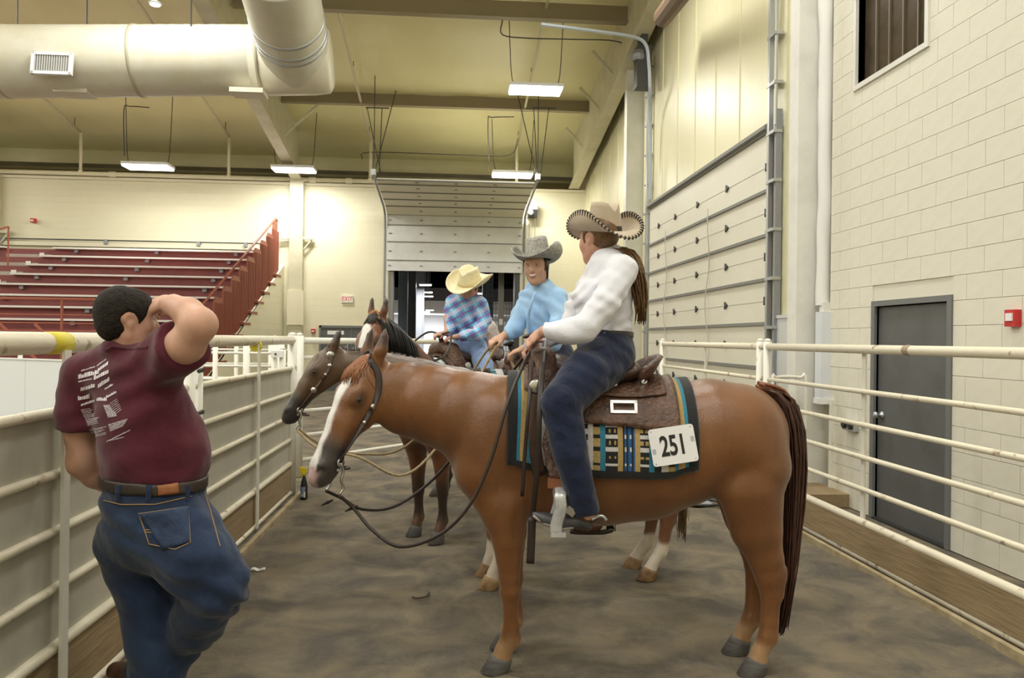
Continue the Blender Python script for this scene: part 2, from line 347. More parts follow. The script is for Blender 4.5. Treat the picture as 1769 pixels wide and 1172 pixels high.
tr.tube([(-8, 45, 8.0), (10, 45, 8.0)], 0.06, 5).tube([(-8, 45, 8.75), (10, 45, 8.75)], 0.06, 5)
tag(tr.build('roof_truss', M_gsteel), 'thin grey steel truss spanning the far hall under silver roof', 'truss')
# mesh gate standing open at the right jamb
gx0 = PA(838, 540, 1, 25.6)[0]; gx1 = PA(893, 540, 1, 25.6)[0]
t = thing('mesh_gate', 'tall gate of dark wire mesh standing in the far doorway', 'gate', ((gx0+gx1)/2, 25.6, 0))
for x in np.linspace(gx0, gx1, 13): MB().tube([(x, 25.6, -0.01), (x, 25.6, 3.9)], 0.007, 4).build('mesh_wire', M_dark, t)
for z in np.linspace(0.2, 3.85, 22): MB().tube([(gx0, 25.6, z), (gx1, 25.6, z)], 0.006, 4).build('mesh_wire', M_dark, t)
MB().box(gx0, gx1, 25.56, 25.64, 2.22, 2.34).build('gate_rail', M_gsteel, t)
gxm = PA(865, 540, 1, 25.5)[0]
t = thing('gate_post', 'thick dark grey gate post with a pale tag in the far doorway', 'post', (gxm, 25.4, 0))
MB().box(gxm-0.09, gxm+0.09, 25.35, 25.45, 0, 4.4).build('post', mat('post_brown', (0.20, 0.19, 0.16), 0.6), t); MB().box(gxm-0.06, gxm+0.06, 25.33, 25.35, 2.1, 2.3).build('plate', M_whitec, t)
tag(MB().box(OX1-0.16, OX1, YB-0.02, YB+0.5, 0, OH).build('jamb_post', M_dark), 'black jamb post at the right edge of the far doorway', 'post')
tag(MB().box(OX0, OX0+0.14, YB-0.02, YB+0.5, 0, OH).build('jamb_post', mat('jamb_grey', (0.3, 0.3, 0.3), 0.5)), 'grey jamb post at the left edge of the far doorway', 'post')
# ------------------------------------------------------------------ overhead door, back wall (half raised, panels turning under the roof)
t = thing('overhead_door', 'white sectional overhead door half raised in the back wall', 'overhead door', ((OX0+OX1)/2, YB-0.1, 3.7))
prof = [(YB-0.10, 3.72), (YB-0.10, 4.05), (YB-0.10, 4.62), (YB-0.10, 5.14), (YB-0.22, 5.45), (YB-0.9, 5.62), (YB-1.7, 5.68), (YB-2.5, 5.74), (YB-3.3, 5.80), (YB-3.7, 5.84)]
dx0, dx1 = OX0-0.05, OX1+0.05
for i in range(len(prof)-1):
    (ya, za), (yb, zb) = prof[i], prof[i+1]; a = np.array((0, ya, za)); b = np.array((0, yb, zb)); d = b-a; L = np.linalg.norm(d); nrm = np.cross((1, 0, 0), d/L)
    c = (a+b)/2; c[0] = (dx0+dx1)/2
    p = MB().obox(c, ((1, 0, 0), d, nrm), ((dx1-dx0)/2, L/2-0.004, 0.022)).build('door_panel', M_panelw if i < 4 else M_panel, t)
    MB().obox(np.array(((dx0+dx1)/2, yb, zb))+nrm*0.03, ((1, 0, 0), d, nrm), ((dx1-dx0)/2, 0.028 if i > 3 else 0.014, 0.012)).build('stiffener', M_seam, p)
    for f in ((0.02, 0.25, 0.5, 0.75, 0.98) if i < 4 else (0.25, 0.5, 0.75)):
        MB().obox(c+np.array(((f-0.5)*(dx1-dx0), 0, 0))+nrm*0.03, ((1, 0, 0), d, nrm), (0.04, 0.018, 0.010)).build('hinge', M_gsteel, p)
for X in (dx0-0.07, dx1+0.07):
    MB().tube([(X, YB-0.1, 0.0), (X, YB-0.1, 5.0), (X, YB-0.25, 5.45), (X, YB-0.7, 5.6), (X, YB-3.8, 5.88)], 0.035, 6).build('track', M_gsteel, t)
    MB().tube([(X, YB-3.75, 5.88), (X, YB-3.75, roofz(YB-3.75))], 0.012, 5).build('hanger_rod', M_dark, t)
    MB().tube([(X, YB-3.75, 5.9), (X+(0.5 if X < 0 else -0.5), YB-3.0, roofz(YB-3.0))], 0.012, 5).build('hanger_rod', M_dark, t)
    MB().box(X-0.06, X+0.06, YB-3.9, YB-3.7, 5.9, 6.05).build('bumper', M_galv, t)
# opener motor
p = PA(919, 364, 1, YB-0.30); YM = YB-0.03
t = thing('door_opener', 'black chain-hoist opener motor fixed beside the far doorway', 'motor', p)
MB().box(p[0]-0.13, p[0]+0.16, YB-0.35, YM, p[2]-0.2, p[2]+0.02).build('motor', M_black, t); MB().box(p[0]-0.12, p[0]+0.18, YB-0.38, YM, p[2]+0.02, p[2]+0.24).build('gearbox', M_gsteel, t)
MB().lathe((p[0]-0.05, YB-0.38, p[2]-0.07), [(0.09, 0), (0.09, 0.05), (0.04, 0.06)], 12, (0, -1, 0)).build('pulley', M_galv, t)
for dx in (-0.08, 0.1): MB().tube([(p[0]+dx, YB-0.3, p[2]-0.2), (p[0]+dx, YB-0.3, 0.9)], 0.008, 4).build('chain', M_gsteel, t)
# ------------------------------------------------------------------ overhead door, side wall (closed)
SY0, SY1 = 9.85, 15.95
t = thing('overhead_door', 'cream sectional overhead door closed in the side wall', 'overhead door', (WR2-0.05, (SY0+SY1)/2, 0))
zs = [0.02, 0.16, 0.74, 1.32, 1.90, 2.475, 3.05, 3.63, 4.40]
for i in range(len(zs)-1):
    p = MB().box(WR2-0.07, WR2-0.02, SY0, SY1, zs[i]+0.006, zs[i+1]-0.006).build('door_panel', M_panel, t)
    MB().box(WR2-0.10, WR2-0.07, SY0, SY1, zs[i+1]-0.03, zs[i+1]+0.012).build('stiffener', M_seam, p)
    if i > 0:
        zc = (zs[i]+zs[i+1])/2 - (0.08 if i == len(zs)-2 else 0)
        MB().box(WR2-0.074, WR2-0.07, SY0, SY1, zc-0.006, zc+0.002).build('crease', mat('crease_grey', (0.55, 0.53, 0.45), 0.6), p)
        for y in (SY0+0.02, 11.35, 12.75, 14.05, 15.2):
            c_ = np.array((WR2-0.095, y, zc)); q = MB(); q.add([c_+(0, -0.06, 0), c_+(0, 0.05, 0.055), c_+(0, 0.05, -0.055), c_+(0.03, -0.06, 0), c_+(0.03, 0.05, 0.055), c_+(0.03, 0.05, -0.055)], [(0, 1, 2), (3, 5, 4), (0, 3, 4, 1), (1, 4, 5, 2), (2, 5, 3, 0)])
            q.build('hinge', M_dark, p)
for k, y in enumerate((12.1, 14.55)):
    pts = [(WR2-0.12+0.02*math.sin(z*5), y+0.05*math.sin(z*3.4), z) for z in np.linspace(0.3, 3.75, 22)]
    MB().tube(pts, 0.009, 5).build('pull_rope', mat('rope_grey', (0.5, 0.48, 0.42), 0.8), t)
MB().tube([(WR2-0.10, SY0-0.02, 4.44), (WR2-0.10, SY1+0.02, 4.44)], 0.05, 6).build('top_seal', M_seam, t)
for Y, d in ((SY0-0.10, 1), (SY1+0.12, -1)):
    MB().box(WR2-0.13, WR2-0.07, Y-0.03, Y+0.03, 0, 7.7).build('track', M_galv, t)
    MB().box(WR2-0.10, WR2-0.02, Y-d*0.16-0.03, Y-d*0.16+0.03, 0, 4.6 if d > 0 else 7.4).build('track_angle', M_gsteel, t)
    if d > 0: MB().tube([(WR2-0.10, Y-0.17, 4.4), (WR2-0.10, Y-0.17, 7.7)], 0.022, 6).build('lift_tube', M_galv, t)
    for z in np.arange(0.6, 7.6, 0.62):
        MB().box(WR2-0.135, WR2-0.02, Y-d*0.20, Y+d*0.05, z-0.02, z+0.02).build('bracket', M_galv, t)
    if d > 0:
        for z in np.arange(0.9, 4.2, 0.62): MB().box(WR2-0.05, WR2-0.03, Y-0.12, Y-0.05, z-0.12, z+0.12).build('shim', mat('orange_wood', (0.42, 0.16, 0.06), 0.7), t)
# torsion drum cluster and curved conduit at the top of the far track
p = np.array(P(1113, 92, 16.0))-np.array((0.14, 0, 0))
t = thing('lift_drum', 'dark cable drum and motor high up beside the far column', 'motor', p)
MB().lathe(p+np.array((0, -0.1, 0.25)), [(0.1, 0), (0.2, 0.02), (0.2, 0.14), (0.1, 0.16)], 14, (1, 0, 0)).build('drum', M_dark, t); MB().box(p[0]-0.05, p[0]+0.25, p[1]-0.2, p[1]+0.1, p[2]-0.75, p[2]+0.1).build('motor', M_dark, t)
MB().lathe(p+np.array((0, -0.1, -0.2)), [(0.12, 0), (0.15, 0.05), (0.12, 0.2)], 12, (0, 0, 1)).build('gear_case', M_gsteel, t)
pts = smooth_pts([P(935, 42, 14.5), P(1030, 54, 15.0), P(1095, 64, 15.3), P(1116, 78, 15.3), P(1121, 110, 15.3), P(1123, 150, 15.35), P(1123, 210, 15.8), P(1124, 345, 15.9)], 5)
tag(MB().tube(pts, 0.035, 6).build('conduit', mat('blue_grey_conduit', (0.42, 0.46, 0.52), 0.45)), 'blue-grey conduit curving from the roof down beside the side door', 'conduit')
tag(MB().tube([P(1145, 30, 13), P(1190, -30, 11)], 0.16, 12).build('torsion_pipe', mat('rust_brown', (0.16, 0.10, 0.06), 0.6)), 'thick rust-brown pipe at the roof edge above the side door', 'pipe')
# downspout, outlets, alarm, small railing on the right
t = thing('downspout', 'square white downspout ending above the floor by the column', 'downspout', (4.0, 8.06, 1.05))
MB().box(3.90, 4.06, 7.98, 8.12, 1.05, 1.98).build('channel', mat('downspout_white', (0.72, 0.75, 0.80), 0.4), t); MB().box(3.89, 4.07, 7.97, 8.13, 1.0, 1.06).build('outlet', M_white, t); MB().box(3.93, 4.05, 8.0, 8.10, 1.98, 2.08).build('collar', M_whitec, t)
g = []
for z in np.linspace(2.05, 6.5, 40):
    g.append([(3.98+0.085*math.cos(a)+0.03*noise.noise(Vector((math.cos(a), z*2, math.sin(a)))), 8.10+0.06*math.sin(a)+0.02*noise.noise(Vector((math.cos(a)+5, z*2.3, math.sin(a)))), z) for a in np.linspace(0, 2*math.pi, 10, endpoint=False)])
tag(MB().sheet(g, True).build('wrapped_pipe', mat('white_wrap', (0.80, 0.79, 0.77), 0.6), smooth=True), 'pipe wrapped in wrinkled white vinyl rising above the downspout', 'pipe')
tag(MB().box(3.98, 4.02, 7.9, 7.95, 0.0, 1.05).build('conduit', M_block), 'thin cream conduit rising from the floor to the downspout', 'conduit')
t = thing('outlet_box', 'grey box with two black power outlets on the block wall', 'outlet', (WR, 7.55, 0.84))
MB().box(WR-0.06, WR, 7.38, 7.60, 0.78, 0.89).build('box', M_galv, t)
for y in (7.42, 7.55): MB().lathe((WR-0.06, y, 0.835), [(0.04, 0), (0.04, 0.02), (0.03, 0.025)], 12, (-1, 0, 0)).build('socket', M_black, t)
p = PA(1756, 550, 0, WR); t = thing('fire_alarm', 'red fire alarm box on the cream block wall', 'alarm', p)
MB().box(WR-0.05, WR, p[1]-0.05, p[1]+0.055, p[2]-0.06, p[2]+0.06).build('housing', M_red, t); MB().box(WR-0.06, WR-0.05, p[1]-0.03, p[1]+0.035, p[2]-0.02, p[2]+0.035).build('strobe', M_white, t)
t = thing('hoop_railing', 'small white hoop railing with upright bars beside the wall column', 'railing', (3.6, 8.0, 0))
MB().tube(smooth_pts([(3.36, 7.95, 0), (3.36, 7.95, 1.2), (3.40, 7.95, 1.28), (3.66, 7.95, 1.28), (3.72, 7.95, 1.22), (3.72, 7.95, 0.12)], 4), 0.018, 8).build('hoop', M_railw, t, True)
for x in (3.44, 3.52, 3.62): MB().tube([(x, 7.95, 0 if x < 3.55 else 0.12), (x, 7.95, 1.27)], 0.012, 6).build('bar', M_railw, t)
tag(MB().box(3.55, 4.0, 7.55, 8.2, 0.0, 0.13).build('dirt_step', M_wood), 'low brown ledge heaped with dirt at the foot of the column', 'ledge')
# exit sign and alarm on the back wall
p = PA(600, 517, 1, YB); t = thing('exit_sign', 'white EXIT sign with red letters on the back wall', 'sign', p)
MB().box(p[0]-0.17, p[0]+0.17, YB-0.06, YB, p[2]-0.11, p[2]+0.11).build('housing', mat('sign_white', (0.85, 0.84, 0.8), 0.5), t)
V, F = text_mesh('EXIT', 0.2); V2 = np.stack([p[0]+V[:, 0]*0.82, np.full(len(V), YB-0.063)-V[:, 2], p[2]+V[:, 1]], 1)
mesh_obj('lettering', V2, F, mat('sign_red', (0.75, 0.06, 0.05), 0.5), t)
for (px, py, lb) in ((541, 572, 'small red alarm box beside the far grey double door'), (57, 381, 'small red alarm on the far column bracket over the bleachers')):
    p = PA(px, py, 1, YB-0.1); t = thing('fire_alarm', lb, 'alarm', p)
    MB().box(p[0]-0.06, p[0]+0.06, YB-0.15, YB, p[2]-0.06, p[2]+0.06).build('housing', M_red, t); MB().box(p[0]-0.04, p[0]+0.04, YB-0.17, YB-0.15, p[2]-0.03, p[2]+0.01).build('strobe', M_white, t)
tag(MB().box(-5.0, -4.5, YB-0.33, YB-0.24, 2.0, 3.05).build('column_panel', M_pipe), 'cream cover panel low on the back wall column', 'panel')
for k, X in enumerate((-4.76, -13.65)):
    t = thing('column_bracket', ('steel bracket on the column beside the bleacher stair', 'steel bracket on the column above the bleacher aisle')[k], 'bracket', (X, YB-0.3, 4.6), 'column brackets')
    MB().box(X-0.5, X+0.5, YB-0.2, YB-0.1, 4.62, 4.70).build('arm', M_steel, t)
    MB().tube([(X+0.45, YB-0.15, 4.62), (X+0.2, YB-0.15, 4.3)], 0.03, 6).build('strut', M_steel, t)
# ------------------------------------------------------------------ duct
DR = 0.60; DZ = 14.0
A = P(-160, 108, 13.2); B = P(512, 104, DZ); B2 = P(516, 112, DZ); TOP = P(474, -60, 11.6)
t = thing('air_duct', 'large round cream air duct turning a corner under the roof', 'duct', B)
def ringed(a, b, name, ribs):
    n = 60; pts = []; rr = []
    L = np.linalg.norm(b-a)
    for i in range(n+1):
        f = i/n; pts.append(a+(b-a)*f); rr.append(DR*(1+(0.006 if (i % 2) and ribs else 0)))
    MB().tube(pts, rr, 40, side=(0, 0, 1)).build(name, M_duct, t, True)
ringed(A, B, 'horizontal_run', True); ringed(B, TOP, 'rising_run', True)
ax = (B-A)/np.linalg.norm(B-A)
# mitred elbow cap
ee = MB(); up_d = (TOP-B)/np.linalg.norm(TOP-B)
ee.tube([B-ax*0.75, B+ax*0.30, B+ax*0.56, B+ax*0.62], [DR*1.012, DR*1.012, DR*0.97, DR*0.80], 40, side=(0, 0, 1)).build('elbow', mat('painted_duct_plain', (0.72, 0.68, 0.54), 0.42), t, True)
M_band = mat('duct_band', (0.42, 0.39, 0.28), 0.5)
for px in (8, 240, 452):
    c = P(px, 106, 13.2+(px+160)/672*0.8); MB().tube([c-ax*0.03, c-ax*0.028, c+ax*0.028, c+ax*0.03], [DR, DR*1.03, DR*1.03, DR], 40, side=(0, 0, 1)).build('band', M_band, t, True)
for f in (0.62, 0.74, 1.0):
    c = B+up_d*f*1.25; MB().tube([c-up_d*0.03, c-up_d*0.028, c+up_d*0.028, c+up_d*0.03], [DR, DR*1.03, DR*1.03, DR], 40).build('band', M_galv, t, True)
c = P(90, 110, 13.45-DR*0.98); rt = np.array((1.0, 0, 0)); 
vg = MB(); vt = np.array((0, 0.12, 1.0)); vt /= np.linalg.norm(vt); vn = np.cross(rt, vt)
for s1, s2, hx, hz in ((0, 1, 0.32, 0.025), (0, -1, 0.32, 0.025), (1, 0, 0.025, 0.19), (-1, 0, 0.025, 0.19)):
    vg.obox(c+rt*s1*0.30+vt*s2*0.165, (rt, vt, vn), (hx, hz, 0.03))
gv = vg.build('vent_grille', M_white, t)
MB().obox(c+vn*(-0.01), (rt, vt, vn), (0.29, 0.15, 0.01)).build('vent_back', mat('vent_grey', (0.25, 0.25, 0.24), 0.6), gv)
for k in range(15): MB().obox(c+rt*(k-7)*0.038, (rt, vt, vn), (0.008, 0.15, 0.018)).build('louver', mat('louver_grey', (0.5, 0.5, 0.48), 0.5), gv)
for px in (30, 150, 330):
    c = P(px, 50, 13.4); MB().tube([c, (c[0], c[1], roofz(c[1]))], 0.012, 5).build('hanger', M_dark, t)
for px in (130, 430):
    c = P(px, 162, 13.5); MB().box(c[0]-0.28, c[0]+0.28, c[1]-0.2, c[1]+0.2, c[2]-0.03, c[2]+0.05).build('saddle_plate', M_duct, t)
# ------------------------------------------------------------------ hall lamps in view
M_wire = mat('cable_black', (0.05, 0.045, 0.035), 0.6)
def lamp(px, py, Z, lb, wd=1.2):
    p = P(px, py, Z); t = thing('high_bay_light', lb, 'light', p, 'high-bay lights under the hall roof')
    MB().box(p[0]-wd/2, p[0]+wd/2, p[1]-0.3, p[1]+0.3, p[2], p[2]+0.07).build('housing', M_lampf, t)
    MB().box(p[0]-wd/2+0.02, p[0]+wd/2-0.02, p[1]-0.28, p[1]+0.28, p[2]-0.05, p[2]).build('diffuser', M_lamp, t)
    for s in (-1, 1):
        MB().tube(smooth_pts([(p[0]+s*0.45, p[1], p[2]+0.07), (p[0]+s*0.55, p[1], p[2]+0.35), (p[0]+s*0.62, p[1]+0.02, roofz(p[1])-0.06)], 4), 0.010, 5).build('cable', M_wire, t)
    l = area('high_bay_bulb', (p[0], p[1], p[2]-0.07), wd, 0.55, LAMP_W, LAMP_COL); l.parent = t; l.location = (0, 0, -0.07)
lamp(925, 155, 17.6, 'bright rectangular high-bay light between the two brown purlins')
lamp(885, 302, 23.0, 'bright rectangular high-bay light above the raised overhead door')
lamp(508, 293, 22.5, 'bright rectangular high-bay light in front of the hall rafter')
lamp(256, 288, 21.0, 'bright rectangular high-bay light above the bleachers')
p = P(268, 6, 9.5); t = thing('dome_light', 'small white dome light hanging above the air duct', 'light', p)
MB().lathe(p, [(0.075, -0.01), (0.08, 0.0), (0.05, 0.02), (0.02, 0.03), (0.012, 0.1)], 16).build('shade', M_white, t, True); MB().lathe(p, [(0.06, -0.02), (0.065, -0.008)], 14).build('diffuser', M_lamp, t)
MB().tube([p, (p[0], p[1], roofz(p[1]))], 0.006, 4).build('cord', M_wire, t)
# ------------------------------------------------------------------ sprinkler pipes under the roof with drops to the ledge
for k, (X, lb) in enumerate(((PA(640, 270, 1, 24.3)[0], 'cream sprinkler pipe dropping to the left of the raised door'), (PA(893, 270, 1, 24.3)[0], 'cream sprinkler pipe dropping above the door opener'), (PA(396, 245, 1, 24.3)[0], 'cream sprinkler pipe dropping between the two left lamps'), (PA(140, 237, 1, 24.3)[0], 'cream sprinkler pipe dropping left of the bleacher lamp'))):
    t = thing('sprinkler_pipe', lb, 'pipe', (X, 24.3, 6.4), 'sprinkler pipes')
    MB().tube([(X, 24.3, roofz(24.3)-0.28), (X, 6, roofz(6)-0.28)], 0.035, 8).build('branch', M_pipe, t, True)
    MB().tube([(X, 24.3, roofz(24.3)-0.25), (X, 24.3, 6.4)], 0.05, 8).build('drop', M_pipe, t, True)
    for y in (23.9, 20, 15): MB().tube([(X, y, roofz(y)-0.28), (X, y, roofz(y))], 0.01, 4).build('hanger', M_wire, t)
    MB().lathe((X, 24.3, 6.42), [(0.07, 0), (0.07, 0.12), (0.055, 0.13)], 10).build('coupling', M_pipe, t)
t = thing('header_pipe', 'long cream header pipe lying along the ledge of back wall', 'pipe', (-6, 24.3, 6.45))
MB().tube([(-30, 24.3, 6.45), (OX0-0.3, 24.3, 6.45)], 0.065, 10).build('run', M_pipe, t, True)
for x in (-10.2, -4.3, -3.2): MB().tube([(x-0.1, 24.3, 6.45), (x+0.1, 24.3, 6.45)], 0.085, 10).build('coupling', M_pipe, t)
# thin cables under the roof
for k, (pts, lb) in enumerate((([(868, 35, 16.5), (868, 60, 17), (915, 66, 17.2), (990, 68, 17.4), (1068, 72, 17.6), (1076, 95, 18.4), (1035, 170, 21.5)], 'black cable looping under the purlin towards the side wall'),
                               ([(215, 270, 22), (214, 190, 20.5), (225, 184, 20), (258, 186, 20)], 'thin bent conduit above the bleacher lamp'),
                               ([(845, 295, 23), (843, 210, 21.2), (850, 203, 21), (888, 202, 20.8)], 'thin bent conduit above the lamp of the raised door'),
                               ([(625, 275, 24), (640, 263, 24), (800, 268, 24), (880, 268, 24), (895, 240, 23)], 'black cable running along the insulation band'))):
    tag(MB().tube(smooth_pts([P(*q) for q in pts], 4), 0.014, 5).build('roof_cable', M_wire), lb, 'cable')
for k, (xa_, lb) in enumerate(((632, 'trapeze hanger of two rods above the left door track'), (920, 'trapeze hanger of two rods above the right door track'))):
    t = thing('rod_hanger', lb, 'hanger', P(xa_+14, 186, 21.5), 'door track hangers')
    MB().tube([P(xa_, 186, 21.5), P(xa_+40, 187, 21.5)], 0.018, 5).build('bar', M_dark, t)
    MB().tube([P(xa_+2, 186, 21.5), P(658 if k == 0 else 928, 300, 21.2)], 0.012, 5).build('rod', M_dark, t); MB().tube([P(xa_+28, 186, 21.5), P(655 if k == 0 else 934, 300, 21.2)], 0.012, 5).build('rod', M_dark, t)
# ------------------------------------------------------------------ bleachers
BX1 = -5.7
t = thing('bleacher', 'maroon bleacher with silver bench seats against the back wall', 'bleacher', (-9, 20, 0))
M_riser = M_maroon
for i in range(-3, 9):
    y = 17.4+0.7*i; z = 1.68+0.3*i
    if i < 8 or True:
        MB().box(-20, -5.35, y-0.56, y+0.16, z-0.44, z-0.40).build('tread', M_maroon, t)
        MB().box(-20, -5.35, y+0.02, y+0.05, z-0.41, z-0.05).build('riser', M_maroon, t)
    for (a, b) in ((-11.2, BX1), (-20, -12.5)):
        s = MB().box(a, b, y-0.14, y+0.14, z-0.045, z).build('seat', M_seat, t)
        for x in np.arange(a+0.6, b, 2.2): MB().box(x-0.05, x+0.05, y-0.06, y+0.02, z-0.14, z-0.045).build('bracket', M_gsteel, s)
    MB().box(-12.4, -11.25, y-0.2, y+0.15, z-0.42, z-0.22).build('aisle_step', M_stepg, t)
    MB().box(-11.5, -11.38, y-0.24, y-0.22, z-0.30, z-0.18).build('row_marker', M_white, t)
MB().tube([(-20, YB-0.12, 4.47), (-5.3, YB-0.12, 4.47)], 0.02, 6).build('back_rail', M_dark, t); MB().box(-20, -5.3, YB-0.1, YB-0.05, 4.28, 4.40).build('back_board', M_pipe, t)
for x in (-13.4, -10.4, -7.7, -6.3): MB().box(x-0.05, x+0.05, YB-0.15, YB-0.08, 4.36, 4.5).build('rail_bracket', M_gsteel, t)
# aisle hand rails
for (y, z) in ((21.5, 3.0), (19.0, 2.0)):
    MB().tube(smooth_pts([(-11.9, y-1.3, z-0.6), (-11.9, y-1.3, z+0.75), (-11.9, y+0.3, z+1.45), (-11.9, y+0.45, z+1.3), (-11.9, y+0.45, z+0.2)], 5), 0.025, 6).build('aisle_rail', M_maroonr, t, True)
# front railing
for z in (2.35, 2.03, 1.86, 1.70): MB().tube([(-20, 16.5, z), (-6.3, 16.5, z)], 0.03 if z > 2.2 else 0.016, 6).build('front_rail', M_maroonr, t)
for px in (-90, 107, 300): X = PA(px, 540, 1, 16.5)[0]; MB().tube([(X, 16.5, 0.6), (X, 16.5, 2.35)], 0.03, 6).build('rail_post', M_maroonr, t)
for px in (0, 60): a = PA(px, 560, 1, 15.8); MB().tube([a, a+np.array((0.9, 0, -0.9))], 0.03, 6).build('rail_brace', M_maroonr, t)
MB().box(-20, -5.35, 15.1, 15.15, 0, 0.62).build('front_board', M_maroon, t)
# stepped side guard, one plate for each row
t2 = thing('stair_guard', 'red oxide stepped guard of ribbed plates beside the bleacher stair', 'guard', (-5.25, 20, 0))
for i in range(-2, 10):
    y0 = 17.0+0.7*i; zt = 2.20+0.3*i; zb = 0.78+0.3*i
    vs = [(y0, zb), (y0+0.7, zb), (y0+0.7, zt-0.12), (y0+0.6, zt), (y0+0.12, zt), (y0, zt-0.12)]
    if i == 9: vs = [(y0, zb), (y0+0.55, zb), (y0+0.55, zt+0.1), (y0+0.45, zt+0.2), (y0+0.1, zt+0.1), (y0, zt-0.1)]
    q = MB(); n_ = len(vs)
    q.add([(-5.27, a, b) for a, b in vs]+[(-5.23, a, b) for a, b in vs], [tuple(range(n_)), tuple(range(2*n_-1, n_-1, -1))]+[(k, (k+1) % n_, n_+(k+1) % n_, n_+k) for k in range(n_)])
    pl = q.build('guard_plate', M_maroonr, t2)
    for k in range(9): MB().box(-5.29, -5.21, y0+0.06+k*0.072, y0+0.085+k*0.072, zb+0.05, zt-0.12).build('rib', M_maroonr, pl)
    MB().box(-5.32, -5.14, y0, y0+0.7, zb-0.06, zb).build('step_edge', M_maroonr, pl)
MB().tube([(-5.25, 16.6, 2.15), (-5.25, 23.7, 5.15), (-5.25, 23.9, 5.1)], 0.03, 6).build('handrail', M_maroonr, t2, True)
q = MB(); vs = [(15.2, 0), (YB, 0), (YB, 3.85), (15.2, -0.1+0.02)]
q.add([(-5.3, a, b) for a, b in vs]+[(-5.15, a, b) for a, b in vs], [(0, 1, 2, 3), (7, 6, 5, 4), (0, 4, 5, 1), (1, 5, 6, 2), (2, 6, 7, 3), (3, 7, 4, 0)])
struct(q.build('wall_bleacher', M_cmu))
# ------------------------------------------------------------------ white arena board
a = np.array((-8.7, 14.6, 0)); b = np.array((-4.0, 12.1, 0)); d = (b-a)/np.linalg.norm(b-a); nn = np.array((d[1], -d[0], 0))
t = thing('arena_board', 'smooth white arena dasher board behind the near left fence', 'board', (a+b)/2)
L = np.linalg.norm(b-a)
for k in range(3): MB().obox(a+d*L*(k+0.5)/3+UP*0.6, (d, nn, UP), (L/6-0.004, 0.03, 0.6)).build('board_panel', mat('dasher_white', (0.80, 0.83, 0.84), 0.35), t)
MB().obox(a+d*L/2+UP*1.21, (d, nn, UP), (L/2, 0.045, 0.012)).build('cap', M_white, t)
for f in (0.15, 0.3, 0.7): p = a+d*L*f; MB().tube([p+UP*1.2, p+UP*1.32], 0.04, 6).build('peg', M_white, t)
# ------------------------------------------------------------------ fences
def fence(X, y0, y1, rails, label, group, sheet, posts, strap, side, top=1.61, topr=0.034, mm=M_rail, name='fence_panel', zsheet=(0.33, 1.32)):
    t = thing(name, label, 'fence', (X, (y0+y1)/2, 0), group)
    MB().tube([(X, y0, top), (X, y1, top)], topr, 12).build('top_rail', mm, t, True)
    for z, r in rails: MB().tube([(X, y0, z), (X, y1, z)], r, 10).build('rail', mm, t, True)
    if sheet: MB().box(X-side*0.012-0.004, X-side*0.012+0.004, y0, y1, zsheet[0], zsheet[1]).build('sheet', M_sheet, t)
    MB().box(X-side*0.01-0.02, X-side*0.01+0.02, y0, y1, 0.06, 0.30).build('kick_board', M_wood, t)
    for y, r in posts:
        MB().tube([(X, y, 0), (X, y, top+0.05)], r, 12).build('post', M_railw, t, True)
        MB().lathe((X, y, top+0.05), [(r, 0), (r*0.8, 0.018), (r*0.3, 0.03), (0.001, 0.032)], 12).build('post_cap', M_railw, t, True)
    for y in strap: MB().box(X+side*0.03, X+side*0.045, y-0.026, y+0.026, 0.03, top-0.03).build('strap', M_railw, t)
    return t
RL = ((1.32, 0.022), (1.06, 0.020), (0.82, 0.020), (0.58, 0.020), (0.33, 0.026), (0.03, 0.024))
XL = -1.65
f1 = fence(XL, 1.2, 5.10, RL, 'sheeted fence panel that the man in maroon leans on', 'aisle fence panels', True, ((5.06, 0.045),), (3.42,), 1, topr=0.045)
MB().tube([(XL, 3.32, 1.61), (XL, 3.48, 1.61)], 0.047, 12).build('yellow_tape', mat('yellow_tape', (0.72, 0.62, 0.05), 0.5), f1, True)
f2 = fence(XL, 5.18, 8.30, RL, 'sheeted fence panel between the man and the spray bottle', 'aisle fence panels', True, ((5.22, 0.042), (8.28, 0.05)), (6.72,), 1, topr=0.042)
for z in (1.42, 0.92, 0.55, 1.15): MB().tube([(XL+0.05, 5.10, z), (XL+0.065, 5.14, z+0.01), (XL+0.05, 5.19, z)], 0.014, 6).build('chain_link', M_dark, f2)
MB().tube([(XL+0.01, 6.70, 1.565), (XL+0.01, 6.74, 1.565)], 0.05, 10).build('yellow_tape', mat('yellow_tape', (0.72, 0.62, 0.05), 0.5), f2)
RR = ((1.285, 0.020), (1.035, 0.020), (0.79, 0.020), (0.55, 0.020), (0.30, 0.032), (0.035, 0.026))
XR = 3.10
f3 = fence(XR, 2.2, 7.52, RR, 'open pipe fence panel beside the grey door', 'aisle fence panels', False, ((7.46, 0.04),), (5.72,), 1, top=1.605)
MB().tube([(XR, 5.05, 1.605), (XR, 5.10, 1.607), (XR, 5.12, 1.605)], 0.036, 12).build('chipped_band', mat('chip_brown', (0.38, 0.30, 0.2), 0.7), f3)
f4 = fence(XR, 7.60, 11.3, RR, 'open pipe fence panel in front of the side overhead door', 'aisle fence panels', False, ((7.64, 0.04), (11.28, 0.045)), (9.45,), 1, top=1.605)
